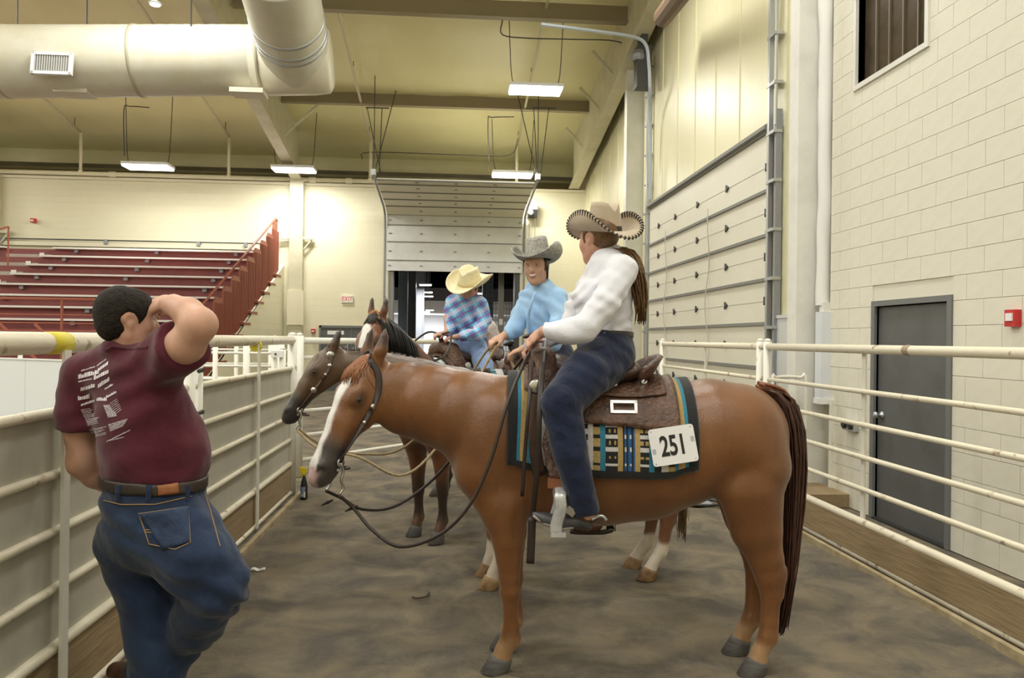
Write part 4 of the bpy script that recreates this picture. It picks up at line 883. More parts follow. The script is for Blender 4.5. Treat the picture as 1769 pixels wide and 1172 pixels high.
# ------------------------------------------------------------------ tack
bpy.context.view_layer.update()
bvh = BVHTree.FromPolygons([v.co[:] for v in h1b.data.vertices], [tuple(p.vertices) for p in h1b.data.polygons])
def drape(x, ang, off):
    "point on the barrel at length x, angle from the spine (positive = left side)"
    c = Vector((x, 0, 1.22)); d = Vector((0, math.sin(ang), math.cos(ang)))
    hit = bvh.ray_cast(c+d*1.2, -d)
    p = hit[0] if hit[0] is not None else c+d*.3
    return np.array(p+d*off)
def arc_to_ang(x, s, off, n=60):
    "angle reached after walking s metres down the side"
    a, acc, prev = 0.0, 0.0, drape(x, 0, off)
    while acc < s and a < 2.2:
        a += .03; q = drape(x, a, off); acc += np.linalg.norm(q-prev); prev = q
    return a
def xl(px, y=.2): return hx(px, 750, y)[0]
def draped_sheet(name, m, parent, x0, x1, s_of, off, nx_=40, nv=44, thick=.006, cols=None, both=True):
    "a sheet over the back; s_of(u) is the drop of its lower edge on each side"
    g = []; xs_ = np.linspace(x0, x1, nx_)
    for i, x in enumerate(xs_):
        S = s_of(i/(nx_-1)); am = arc_to_ang(x, S, off); row = []
        for j in range(nv+1):
            v = j/nv*2-1; row.append(drape(x, am*v, off))
        g.append(row)
    g = np.array(g)
    for it in range(2):
        gg = g.copy(); gg[1:-1] = (g[:-2]+g[2:]+2*g[1:-1])/4; gg[:, 1:-1] = (gg[:, :-2]+gg[:, 2:]+2*gg[:, 1:-1])/4; g = gg
    me_v = g.reshape(-1, 3); n1 = nv+1; F = [(i*n1+j, i*n1+j+1, (i+1)*n1+j+1, (i+1)*n1+j) for i in range(nx_-1) for j in range(nv)]
    o = mesh_obj(name, me_v, F, m, parent, True, local=True)
    if cols is not None:
        a = o.data.color_attributes.new('Col', 'FLOAT_COLOR', 'CORNER'); dat = []
        for i in range(nx_-1):
            for j in range(nv):
                c = cols((i+.5)/(nx_-1), abs((j+.5)/nv*2-1)); dat += [*c, 1]*4
        a.data.foreach_set('color', dat)
    sd = o.modifiers.new('thick', 'SOLIDIFY'); sd.thickness = thick; sd.offset = 1.0
    return o
def htag(name, label, cat, group, h):
    r = thing(name, label, cat, h.location, group, h.rotation_euler[2]); r.scale = h.scale; return r
BLK, WHT, TRQ, TAN, BLU = (.012, .012, .014), (.72, .70, .68), (.03, .24, .38), (.52, .36, .13), (.02, .12, .34)
def blanket_cols(u, v):
    jj = int(v*48); blk = jj % 4
    # u=0 front edge .. 1 rear edge
    bands = [(.055, BLK), (.075, TRQ), (.11, TAN), (.13, TRQ), (.17, None), (.23, WHT), (.30, 1), (.335, TAN), (.36, TRQ), (.39, WHT), (.42, 2), (.45, WHT), (.49, 3), (.51, TRQ), (.575, 4), (.60, TAN), (.665, 5), (.69, TAN), (.74, 4), (.765, TRQ), (.80, 6), (.84, WHT), (.875, 7), (.89, TRQ), (.925, TAN), (.945, TRQ), (1.01, BLK)]
    for e, c in bands:
        if u < e:
            if v > .965: return BLK
            if c is None: return BLK if blk == 0 else TRQ
            if c == 1: return BLK if blk < 2 else WHT
            if c == 2: return BLK if blk < 2 else WHT
            if c == 3: return BLK if blk == 0 else TAN
            if c == 4: return WHT if blk == 0 else (TAN if blk == 2 and int(u*300) % 4 < 2 else BLK)
            if c == 5: return WHT if blk == 0 and int(u*300) % 4 < 2 else (BLU if int(u*120) % 3 else BLK)
            if c == 6: return BLK if blk in (0, 1, 2) else WHT
            if c == 7: return BLK if blk == 0 else TAN
            return c
    return BLK
M_blank = mat('woven_blanket', (.5, .5, .5), 0.95, col2=(.72, .72, .72), scale=160, attr='Col', bump=0.4, bscale=220, sheen=.3)
bx0, bx1 = xl(876, .22), xl(1206, .28)
bk = draped_sheet('saddle_blanket', M_blank, None, bx0, bx1, lambda u: .60+.055*math.sin(u*3.1)-.02*u, .014, 112, 150, .012, blanket_cols)
bk.location = h1.location; bk.rotation_euler = h1.rotation_euler; tag(bk, 'black, turquoise, tan and white woven blanket under the number 251', 'blanket', 'saddle blankets')
def blanket_cols2(u, v):
    k = int(u*26) % 6; j = int(v*30) % 3
    return ((.06, .32, .36), WHT, BLK, (.06, .32, .36), (.45, .30, .14), WHT)[k] if (j or k % 2) else BLK
for hh, lb in ((h2, 'turquoise and white patterned blanket under the saddle of the socked horse'), (h3, 'turquoise and white patterned blanket under the saddle of the bay')):
    b2 = draped_sheet('saddle_blanket', M_blank, None, bx0+.02, bx1, lambda u: .55, .014, 60, 60, .012, blanket_cols2)
    b2.location = hh.location; b2.rotation_euler = hh.rotation_euler; b2.scale = hh.scale; tag(b2, lb, 'blanket', 'saddle blankets')
M_lea = mat('tooled_leather', (.135, .062, .034), .42, col2=(.06, .028, .017), scale=26, lo=.38, hi=.62, bump=.55, bscale=45, spec=.55); M_leb = mat('plain_leather', (.085, .042, .026), .45, col2=(.05, .025, .016), scale=10, bump=.1, bscale=60)
M_led = mat('dark_leather', (.032, .022, .018), .45); M_tanl = mat('tan_leather', (.40, .20, .075), .5); M_silv = mat('silver', (.56, .55, .52), .28, .95); M_white_s = mat('brushed_aluminium', (.66, .67, .69), .36, .5, col2=(.48, .49, .51), scale=14)
M_rope = mat('tan_rope', (.42, .33, .19), .8, col2=(.30, .22, .12), scale=60)
def torso_block(infl):
    nd = []
    for x, yt, yb, w_ in TORSO:
        a, b = hx(x, yt), hx(x, yb); nd.append(((a+b)/2, np.linalg.norm(a-b)/2+infl, w_+infl))
    return prim(nd, (0, 1, 0), .006, True)
SEATP = [prim([(hx(960, 634), .07, .13), (hx(1010, 650), .055, .155), (hx(1060, 648), .055, .17), (hx(1090, 640), .05, .18)], (0, 1, 0), .03)]
SWELLP = [prim([(hx(938, 634)+(0, -.14, -.03), .05, .05), (hx(936, 622)+(0, -.10, 0), .068, .05), (hx(934, 612), .058, .06), (hx(936, 622)+(0, .10, 0), .068, .05), (hx(938, 640)+(0, .155, -.05), .075, .05), (hx(940, 668)+(0, .185, -.06), .07, .05)], (0, 1, 0), .03), prim([(hx(938, 640)+(0, -.155, -.05), .075, .05), (hx(940, 668)+(0, -.185, -.06), .07, .05)], (0, 1, 0), .03)]
def wloc(o, rz, sc, p):
    c, s = math.cos(rz), math.sin(rz); p = np.array(p, float)*sc; return np.array(o)+np.array((c*p[0]-s*p[1], s*p[0]+c*p[1], p[2]))
def seat_blocks(o, rz, sc, with_saddle=True):
    "the horse's back and saddle as solids, taken out of whoever sits there so that they rest on them"
    src = [torso_block(.056 if with_saddle else .004)]+(SEATP+SWELLP if with_saddle else []); out = []
    for p in src:
        n = p['n'].copy(); n[:, :3] = np.array([wloc(o, rz, sc, q[:3]) for q in n]); n[:, 3:] = n[:, 3:]*sc
        out.append(dict(p, n=n.astype(np.float32), L=(wloc((0, 0, 0), rz, 1, p['L'])).astype(np.float32), sub=True, k=.006))
    return out
def saddle(h, label, detail=True):
    r = htag('saddle', label, 'saddle', 'western saddles', h)
    sk = draped_sheet('skirt', M_lea, r, xl(905), xl(1168), lambda u: .20+.17*sstep(.0, .22, u)-.0*u+.04*sstep(.6, 1, u), .034, 40, 40, .012)
    draped_sheet('jockey', M_lea, r, xl(1020), xl(1150), lambda u: .235, .052, 20, 30, .007)
    draped_sheet('front_jockey', M_lea, r, xl(908), xl(975), lambda u: .22+.05*math.sin(u*3), .050, 14, 30, .008)
    body('seat', SEATP+[torso_block(.022)], .012, M_leb, r, local=True)
    can = []
    for row in range(5):
        f = row/4; ln = []
        for a in np.linspace(-1.35, 1.35, 25):
            c = hx(1082, 646); base = c+np.array((-.10*math.cos(a)*(1+.15*f), .205*math.sin(a)*(1+.08*f), 0.0)); hgt = .115*math.cos(a)**.7*f if abs(a) < 1.5 else 0
            ln.append(base+np.array((-.05*f*math.cos(a), 0, hgt-.01)))
        can.append(ln)
    co = MB().sheet(can).build('cantle', M_lea, r, True, local=True); so = co.modifiers.new('t', 'SOLIDIFY'); so.thickness = .022
    body('swell', SWELLP+[torso_block(.022)], .011, M_lea, r, local=True)
    hb = hx(930, 606); MB().tube([hb+(0, 0, -.02), hb+(.015, 0, .035), hb+(.03, 0, .07)], [.028, .02, .02], 12).build('horn', M_led, r, True, local=True)
    MB().lathe(hb+np.array((.035, 0, .065)), [(.02, 0), (.042, .008), (.045, .016), (.03, .024), (.002, .026)], 16, (.25, 0, 1)).build('horn_cap', M_led, r, True, local=True)
    for sg in (1, -1):
        # fender and stirrup
        top = hx(985, 690, sg*.245); mid = hx(958, 770, sg*.335); low = hx(962, 838, sg*.40)
        MB().tube(smooth_pts([top, (top+mid)/2+(0, sg*.012, 0), mid, low], 4), [.085]*3+[.08]*3+[.06]*3+[.045]*2+[.035]*2, 10, flat=.13, side=(1, 0, 0)).build('fender', M_lea, r, True, local=True)
        st = hx(964, 848, sg*.40); sh = [(-.0, 0), (.012, -.02), (.0, -.07), (.012, -.14), (.02, -.185)]
        outer = []
        for dy in (-.0625, .0625): outer.append([st+np.array((0.015*(1 if q[1] < -.1 else 0)-.01+q[0]*.3, dy*(.75 if q[1] > -.01 else 1), q[1])) for q in sh])
        rim = outer[0][::-1]+[outer[0][0]+(0, .03, .012), outer[1][0]+(0, -.03, .012)]+outer[1]
        s_o = MB().tube(smooth_pts(rim, 3), .028, 10, flat=.28, side=(1, 0, 0)).build('stirrup', M_white_s, r, True, local=True)
        MB().obox(st+np.array((.0, 0, -.19)), ((1, 0, 0), (0, 1, 0), UP), (.034, .07, .010)).build('tread', M_white_s, s_o, local=True)
        MB().obox(hx(960, 836, sg*.40), ((1, 0, .1), (0, 1, 0), UP), (.038, .014, .022)).build('stirrup_strap', mat('russet_leather', (.26, .10, .045), .45), r, local=True)
        if detail:
            for pxx, pyy, nm in ((1062, 680, .0), (1115, 672, 0)):
                c = drape(xl(pxx), arc_to_ang(xl(pxx), .16 if pxx < 1100 else .13, .06), .066); MB().lathe(c*np.array((1, sg, 1)), [(.001, .008), (.016, .006), (.020, 0)], 14, (0, sg, .6)).build('concho', M_silv, r, True, local=True)
            # buckle plate on the skirt
            cx = xl(1074); c = drape(cx, arc_to_ang(cx, .29, .05), .056)*np.array((1, sg, 1)); tx = np.array((1, 0, 0)); nrm = np.array((0, sg*.93, .36)); tz = np.cross(nrm, tx); bq = MB()
            for sx, sz, hx_, hz_ in ((1, 0, .007, .030), (-1, 0, .007, .030), (0, 1, .064, .007), (0, -1, .064, .007)): bq.obox(c+tx*sx*.058+tz*sz*.025, (tx, tz, nrm), (hx_, hz_, .005))
            bq.build('buckle', M_silv, r, local=True)
    # cinch and latigo
    g = []
    for a in np.linspace(-2.6, 2.6, 41):
        g.append([drape(xl(925)+dx, a if abs(a) < 2.75 else a, .012) for dx in (-.05, -.02, .02, .05)])
    g = g[10:-10]
    MB().sheet(g).build('cinch', M_led, r, True, local=True)
    lt = smooth_pts([hx(926, 672, .30), hx(924, 730, .33), hx(925, 780, .335), hx(933, 822, .32)], 4)
    MB().tube(lt, [.030]*len(lt), 8, flat=.15, side=(1, 0, 0)).build('latigo', M_leb, r, True, local=True)
    MB().lathe(hx(926, 668, .31), [(.028, 0), (.034, .004), (.028, .008)], 14, (0, 1, 0)).build('rigging_ring', M_silv, r, True, local=True)
    return r
sd1 = saddle(h1, 'tooled brown western saddle with silver buckle on the sorrel horse')
sd2 = saddle(h2, 'brown western saddle with a tan rope coiled at its swell', False)
sd3 = saddle(h3, 'brown western saddle the child sits in on the bay', False)
rp = MB().tube(smooth_pts([hx(925, 600)+(.02, -.05, 0), hx(918, 640, .2), hx(930, 690, .30), hx(960, 640, .26), hx(945, 606)+(0, .05, 0), hx(920, 650, .22), hx(900, 700, .29)], 5), .011, 7).build('rope', M_rope, sd2, True, local=True)
rp['label'] = 'tan rope hung from the horn'
# number card
cx = xl(1163, .33); ang = arc_to_ang(cx, .475, .03); c = drape(cx, ang, .034); c2 = drape(cx, ang+.12, .034); cb = drape(cx, ang-.12, .034)
tz = (cb-c2)/np.linalg.norm(cb-c2); tx = np.array((-1.0, 0, 0)); tx = tx-tz*(tx@tz); tx /= np.linalg.norm(tx); nr = np.cross(tx, tz); nr = nr if nr[1] > 0 else -nr
cr, sr = math.cos(math.radians(9)), math.sin(math.radians(9)); ux, uz = tx*cr+tz*sr, tz*cr-tx*sr
nc = htag('number_card', 'white square card printed 251 pinned on the woven blanket', 'card', None, h1)
hw, hh_ = .108, .088; ol = []
for sx, sz in ((1, 1), (-1, 1), (-1, -1), (1, -1)):
    for a in np.linspace(0, math.pi/2, 4):
        b = a+{(1, 1): 0, (-1, 1): math.pi/2, (-1, -1): math.pi, (1, -1): 1.5*math.pi}[(sx, sz)]; ol.append(((hw-.014)*sx+.014*math.cos(b), (hh_-.014)*sz+.014*math.sin(b)))
k = len(ol); q = MB(); c = c+nr*.012
q.add([c+ux*a+uz*b for a, b in ol]+[c+ux*a+uz*b+nr*.004 for a, b in ol], [tuple(range(k)), tuple(range(2*k-1, k-1, -1))]+[(i, (i+1) % k, k+(i+1) % k, k+i) for i in range(k)])
q.build('card', mat('card_white', (.86, .86, .88), .5), nc, local=True)
V, F = text_mesh('251', .105, .001); V2 = np.array([c+ux*(v[0]*.80)+uz*(v[1]*1.25-.004)+nr*(.0048+v[2]) for v in V]); mesh_obj('numerals', V2, F, mat('ink_black', (.012, .012, .014), .6), nc, local=True)
for sx in (-1, 1): MB().obox(c+ux*sx*.094-uz*.018*sx*-1+nr*.0045, (ux, uz, nr), (.008, .012, .0008)).build('print_mark', mat('ink_grey', (.45, .48, .55), .6), nc, local=True)
for sx in (-1, 1):
    for sz in (-1, 1): MB().lathe(c+ux*sx*.094+uz*sz*.076+nr*.004, [(.004, 0), (.003, .002), (.0005, .003)], 8, nr).build('pin', M_silv, nc, local=True)
# bridles
def bridle(h, fr, label, mstrap, studs, reins, mrein, rr=.009):
    r = htag('bridle', label, 'bridle', 'bridles', h); po, d, n, L, s = fr
    q = lambda t, a, l: po+s*(d*t+n*a+L*l)
    for sg in (1, -1):
        pts = smooth_pts([q(-.02, .06, sg*.05), q(.03, .0, sg*.086), q(.11, -.035, sg*.103), (q(.22, -.04, sg*.110)), q(.34, -.035, sg*.098), q(.45, -.035, sg*.072), q(.50, -.042, sg*.066)], 4)
        hs_ = MB().tube(pts, [.017*s]*len(pts), 8, flat=.35, side=d).build('cheek_strap', mstrap, r, True, local=True)
        for t_, rad in studs:
            k = pts[int(t_*(len(pts)-1))]; MB().lathe(k+L*sg*.003, [(rad*s, 0), (rad*s, .004), (rad*.6*s, .010), (.001, .012)], 12, L*sg).build('concho', M_silv, hs_, True, local=True)
        MB().tube(smooth_pts([q(.50, -.042, sg*.066), q(.53, -.075, sg*.066), q(.575, -.088, sg*.066), q(.60, -.115, sg*.066), q(.64, -.112, sg*.066)], 4), .007, 6).build('bit_shank', M_silv, r, True, local=True)
        MB().lathe(q(.50, -.042, sg*.066)-L*sg*.004, [(.018, 0), (.022, .004), (.018, .008)], 12, L*sg).build('bit_ring', M_silv, r, True, local=True)
    MB().tube(smooth_pts([q(-.02, .06, .05), q(-.06, .055, .02), q(-.065, .05, -.02), q(-.02, .06, -.05)], 4), .012*s, 6, flat=.4).build('crown_piece', mstrap, r, True, local=True)
    MB().tube([q(.535, -.05, -.06), q(.535, -.05, .06)], .008, 6).build('bit_bar', M_silv, r, local=True)
    MB().tube(smooth_pts([q(.52, -.07, .066), q(.50, -.12, .03), q(.50, -.12, -.03), q(.52, -.07, -.066)], 4), .006, 6).build('curb_strap', mstrap, r, True, local=True)
    for pts in reins: MB().tube(smooth_pts(pts, 6), rr, 7).build('rein', mrein, r, True, local=True)
    return r, q
HAND1 = hx(921, 596, .03)
bq = lambda fr, t, a, l: fr[0]+fr[4]*(fr[1]*t+fr[2]*a+fr[3]*l)
e1 = bq(fr1, .64, -.112, .066); e2 = bq(fr1, .64, -.112, -.066)
b1, qf1 = bridle(h1, fr1, 'dark leather bridle with silver bit on the sorrel horse', M_led, ((.46, .015), (.60, .012)),
    [[e1, hx(612, 880, .18), hx(645, 918, .24), hx(692, 945, .30), hx(760, 924, .34), hx(812, 872, .36), hx(848, 795, .36), hx(876, 700, .33), hx(900, 640, .2), HAND1],
     [e2, hx(592, 862, .02), hx(625, 880, -.06), hx(680, 876, -.16), hx(740, 836, -.22), hx(790, 780, -.24), hx(850, 690, -.25), HAND1+(0, -.05, 0)]], M_led, .0085)
for (x, y, yy) in ((608, 878, .17), (566, 868, .05)):
    c = hx(x, y, yy); MB().tube([c+(-.03, .01, .015), c, c+(.035, -.01, -.02)], [.004, .010, .003], 6).build('rein_knot', M_led, b1, True, local=True)
for pts, wd in (([HAND1+(.0, .03, -.02), hx(914, 690, .36), hx(907, 780, .37), hx(902, 858, .36)], .009), ([HAND1+(-.06, .03, .02), hx(933, 690, .42), hx(929, 800, .42), hx(921, 880, .36), hx(918, 900, .36)], .013), ([hx(919, 895, .36), hx(918, 930, .36), hx(916, 974, .36)], .019)):
    MB().tube(smooth_pts(pts, 5), wd, 8, flat=.35, side=(1, 0, 0)).build('romal_strap', M_led, b1, True, local=True)
def L2(px, py, Z): return tolocal(o2, rz2, .97, P(px, py, Z))
f2 = bq(fr2, .64, -.112, .066)
HAND2 = tolocal(o2, rz2, .97, P(862, 590, 5.25))
b2, _ = bridle(h2, fr2, 'brown bridle with large silver conchos on the dark horse', M_leb, ((.16, .032), (.30, .018), (.42, .014), (.66, .024)),
    [[f2, L2(552, 775, 4.85), L2(620, 790, 4.8), L2(690, 822, 4.85), L2(745, 785, 4.95), L2(800, 700, 5.1), HAND2], [bq(fr2, .64, -.112, -.066), L2(560, 770, 5.12), L2(625, 785, 5.30), L2(700, 772, 5.46), L2(790, 680, 5.56), L2(838, 610, 5.45), HAND2]], M_rope, .009)
def L3(px, py, Z): return tolocal(o3, rz3, 1.0, P(px, py, Z))
HAND3 = L3(762, 578, 6.50)
b3, _ = bridle(h3, fr3, 'thin tan bridle on the bay horse', M_tanl, ((.4, .010),), [[bq(fr3, .64, -.112, .066), np.array((.45, .33, 1.42)), np.array((.12, .29, 1.52)), np.array((-.08, .15, 1.69)), HAND3], [bq(fr3, .64, -.112, -.066), np.array((.48, -.08, 1.40)), np.array((.15, -.24, 1.50)), np.array((-.08, -.15, 1.69)), HAND3]], M_led)
# ------------------------------------------------------------------ people
def sk(name, col, **k): return mat(name, col, 0.5, col2=tuple(c*.86 for c in col), scale=9, spec=.4, **k)
M_skin = sk('skin', (.62, .36, .26)); M_skinp = sk('skin_pink', (.60, .33, .24)); M_skint = sk('skin_tan', (.62, .37, .26))
def cloth(name, col, col2, scale=3.5, bump=.8, bscale=16, rough=.85, **k): return mat(name, col, rough, col2=col2, scale=scale, lo=.38, hi=.66, bump=bump, bscale=bscale, sheen=.2, spec=.25, dist=.6, **k)
M_wshirt = cloth('white_shirt', (.82, .83, .90), (.76, .77, .86), bump=.5, bscale=7); M_bshirt = cloth('light_blue_shirt', (.42, .64, .90), (.33, .55, .86), bump=.6, bscale=11)
M_maroonc = cloth('maroon_jersey', (.098, .015, .029), (.075, .010, .022), bump=.6, bscale=6); M_pinksh = cloth('pale_pink_shirt', (.58, .50, .50), (.5, .43, .43))
M_indigo = cloth('indigo_denim', (.013, .021, .056), (.007, .012, .036), scale=5, bscale=12); M_denim = cloth('worn_denim', (.025, .046, .100), (.010, .019, .052), scale=3.2, bscale=8, bump=.8); M_ldenim = cloth('pale_denim', (.26, .36, .60), (.20, .29, .50)); M_navy = cloth('navy_denim', (.018, .025, .055), (.012, .016, .04))
M_boot = mat('grey_boot', (.085, .085, .09), .5, col2=(.05, .05, .055), scale=14, bump=.2, bscale=50); M_bootb = mat('brown_boot', (.12, .055, .035), .45, col2=(.06, .03, .02), scale=10); M_sole = mat('boot_welt', (.36, .33, .28), .7)
M_hairb = mat('brown_hair', (.19, .10, .035), .42, col2=(.07, .035, .014), scale=50, stretch=(5, 5, .5)); M_hairk = mat('near_black_hair', (.012, .009, .007), .65, col2=(.026, .019, .014), scale=70, bump=.5, bscale=120, spec=.2); M_haird = mat('dark_hair', (.030, .018, .012), .45)
M_belt = mat('belt_leather', (.022, .016, .013), .4)
M_plaid = mat('plaid_cotton', (.1, .4, .6), .85, bump=.4, bscale=12)
nt = M_plaid.node_tree; bs = nt.nodes['Principled BSDF']; tc = nt.nodes.new('ShaderNodeTexCoord')
def wave(rot, sc, ph=0.0):
    mp = nt.nodes.new('ShaderNodeMapping'); mp.inputs['Rotation'].default_value = rot; nt.links.new(tc.outputs['Object'], mp.inputs[0])
    wv = nt.nodes.new('ShaderNodeTexWave'); wv.inputs['Scale'].default_value = sc; wv.inputs['Phase Offset'].default_value = ph; wv.inputs['Distortion'].default_value = 0.6; wv.inputs['Detail Scale'].default_value = 1.5; nt.links.new(mp.outputs[0], wv.inputs[0]); return wv
prev = None
for (rot, sc, ph, colr, lo) in (((0, .5, 0), 3.2, 0, (.20, .09, .34), .60), ((0, .5+1.57, 0), 3.2, 1, (.62, .60, .80), .66), ((0, .5, 0), 3.2, 3.3, (.70, .74, .86), .93), ((0, .5+1.57, 0), 3.2, 4.2, (.22, .07, .28), .86)):
    wv = wave(rot, sc, ph); r = ramp(nt, [(lo, (0, 0, 0)), (lo+.06, (.66, .66, .66))]); nt.links.new(wv.outputs['Fac'], r.inputs[0])
    mx = nt.nodes.new('ShaderNodeMix'); mx.data_type = 'RGBA'; nt.links.new(r.outputs[0], mx.inputs['Factor']); mx.inputs['B'].default_value = (*colr, 1)
    if prev is None: mx.inputs['A'].default_value = (.12, .52, .84, 1)
    else: nt.links.new(prev, mx.inputs['A'])
    prev = mx.outputs['Result']
nt.links.new(prev, bs.inputs['Base Color'])
def V3(r, f, u=0.0): v = R0*r+FW*f+UP*u; return v/np.linalg.norm(v)
def head_h(c, f, up, s=1.0, open_eyes=True):
    f = np.array(f, float); f /= np.linalg.norm(f); up = np.array(up, float)-f*np.dot(up, f); up /= np.linalg.norm(up); l = np.cross(up, f)
    q = lambda a, b, d=0.0: c+s*(f*a+up*b+l*d)
    pr = [prim([(q(-.020, .030), .092*s, .076*s), (q(.012, .028), .085*s, .074*s)], l, .03),
          prim([(q(.035, -.005), .064*s, .062*s), (q(.052, -.070), .042*s, .044*s), (q(.066, -.102), .024*s, .026*s)], l, .03),
          prim([(q(.088, .012), .010*s, .010*s), (q(.110, -.030), .013*s, .015*s)], l, .014),
          prim([(q(.085, -.058, -.014), .010*s, .018*s), (q(.088, -.060, .0), .011*s, .02*s), (q(.085, -.058, .014), .010*s, .018*s)], l, .012),
          prim([(q(.080, .030, -.035), .012*s, .012*s), (q(.090, .034), .010*s, .014*s), (q(.080, .030, .035), .012*s, .012*s)], l, .02)]
    for sg in (-1, 1):
        pr += [prim([(q(-.005, -.055, sg*.052), .026*s, .018*s), (q(.055, -.098, sg*.018), .020*s, .016*s)], l, .03),
               prim([(q(.062, -.030, sg*.042), .026*s, .022*s)], l, .03),
               prim([(q(-.012, .004, sg*.074), .030*s, .011*s), (q(-.004, -.026, sg*.071), .016*s, .010*s)], l, .008),
               prim([(q(-.004, -.002, sg*.083), .012*s, .010*s)], l, .006, True),
               prim([(q(.090, .010, sg*.033), .014*s, .016*s)], l, .012, True)]
    return pr, q, l
def hand(wrist, d, n, s=1.0, curl=.7, thumb=1, spread=.020):
    "palm and five fingers; d along the fingers, n out of the palm; thumb leaves the side of the palm"
    d = np.array(d, float)/np.linalg.norm(d); n = np.array(n, float)-d*np.dot(n, d); n /= np.linalg.norm(n); sd = np.cross(d, n)*thumb
    w_ = np.array(wrist); pr = [prim([(w_, .024*s, .026*s), (w_+d*.035*s, .017*s, .034*s), (w_+d*.075*s, .015*s, .039*s)], sd, .012)]
    for i, ln in enumerate((.070, .080, .074, .058)):
        p = w_+s*(d*.085+sd*(1.5-i)*spread); a = curl*.55; pts = [(p-d*.02*s, .0105*s)]
        for k, fr in enumerate((.45, .32, .25)):
            dd = d*math.cos(a)+n*math.sin(a); p = p+dd*ln*fr*s; pts.append((p, (.0095-.0008*k)*s)); a += curl
        pr.append(prim(pts, sd, .006))
    p = w_+s*(d*.028+sd*.026); t1 = d*.62+sd*.62+n*.30; t1 /= np.linalg.norm(t1); t2 = d*.85+sd*.12+n*.5; t2 /= np.linalg.norm(t2)
    pr.append(prim([(p, .015*s), (p+t1*.042*s, .0115*s), (p+t1*.042*s+t2*.034*s, .0095*s)], sd, .010))
    return pr
def limb(pts, L=None, k=.03, clip=()): return prim([(np.array(P(*p[:3])), p[3], p[4] if len(p) > 4 else p[3]) for p in pts], L if L is not None else FW, k, clip=clip)
def cut(p, *c): return dict(p, clip=c)
def hleg(o, rz, sc, sg, pts): return prim([(wloc(o, rz, sc, (x, sg*y, z)), r) for x, y, z, r in pts], FW, .03)
def hat(parent, c, f, up, m, mband, s=1.0, curl=.085, crown=.118, stitch=None, wid=(.205, .195), dip=.018, cr=.034, name='hat', label=None):
    f = np.array(f, float); f /= np.linalg.norm(f); up = np.array(up, float)-f*np.dot(up, f); up /= np.linalg.norm(up); l = np.cross(up, f); c = np.array(c, float)
    A, B = .100, .083; W = lambda x, y, z: c+s*(f*x+l*y+up*z)
    g = []; N = 64
    def brim(r, a):
        ex, ey = A+(wid[0]-A)*r, B+(wid[1]-B)*r; x, y = ex*math.cos(a), ey*math.sin(a)
        sd = abs(math.sin(a))**1.7; lift = curl*sd*r**1.8; y *= 1-.30*sd*r**2*(curl/.085); z = lift-dip*r*r*abs(math.cos(a))**2
        return x, y, z
    for r in np.linspace(0, 1, 10): g.append([W(*brim(r, a)) for a in np.linspace(0, 2*math.pi, N, endpoint=False)])
    br = MB().sheet(g, True).build('brim', m, None, True, local=True); C.objects.unlink(br)
    root = br; br.name = name; C.objects.link(br); br.parent = parent
    br.data.transform(Matrix.Translation(-Vector(worldloc(parent))))
    so = br.modifiers.new('t', 'SOLIDIFY'); so.thickness = .006*s; so.offset = 0
    rows = []; H = crown
    for u in np.linspace(0, 1, 8):
        k = 1-.10*u-.06*u*u; rows.append([W(A*k*math.cos(a), B*k*math.sin(a)*(1-.10*u), H*u-cr*u**3*math.exp(-(B*.75*math.sin(a)/.026)**2)+.012*u*abs(math.sin(a))) for a in np.linspace(0, 2*math.pi, N, endpoint=False)])
    for v in (.93, .8, .6, .4, .2, .02):
        row = []
        for a in np.linspace(0, 2*math.pi, N, endpoint=False):
            x, y = A*.84*v*math.cos(a), B*.756*v*math.sin(a); edge = 1-v
            z = H+.012*abs(math.sin(a))*v+.010*(1-v**2)*0 - cr*math.exp(-(y/.026)**2)-.008*math.exp(-(y/.026)**2)*min(1, edge*3.0) - cr*.5*max(0, x/A)*math.exp(-((abs(y)-.035)/.016)**2)-.022*v**8*(1 if cr < .01 else .3)+(.022 if cr < .01 else 0)*0
            row.append(W(x, y, z))
        rows.append(row)
    MB().sheet(rows, True).build('crown', m, br, True)
    if mband is not None:
        bd = []
        for z in (.002, .004, .026, .028):
            o = 1.02 if .003 < z < .027 else 1.0; k = (1-.10*z/H)*o; bd.append([W(A*k*math.cos(a), B*k*math.sin(a), z+.012*(z/H)*abs(math.sin(a))) for a in np.linspace(0, 2*math.pi, N, endpoint=False)])
        MB().sheet(bd, True).build('hat_band', mband, br, True)
    if stitch is not None:
        n = 60
        for i in range(n):
            a = 2*math.pi*i/n; p1 = np.array(W(*brim(1.0, a))); p0 = np.array(W(*brim(.86, a+.03))); nn = np.cross(p1-p0, np.array(W(*brim(1.0, a+.05)))-p1); nn /= np.linalg.norm(nn)
            q = MB(); q.tube([p0+nn*.005*s, p1+nn*.005*s, p1+(p1-p0)*.05, p1-nn*.005*s, p0-nn*.005*s], [.0015, .005, .006, .005, .0015], 5); q.build('lacing', stitch, br)
    return br
def person(label, base): return thing('person', label, 'person', base, None)
def ground(p): return np.array((p[0], p[1], 0.0))
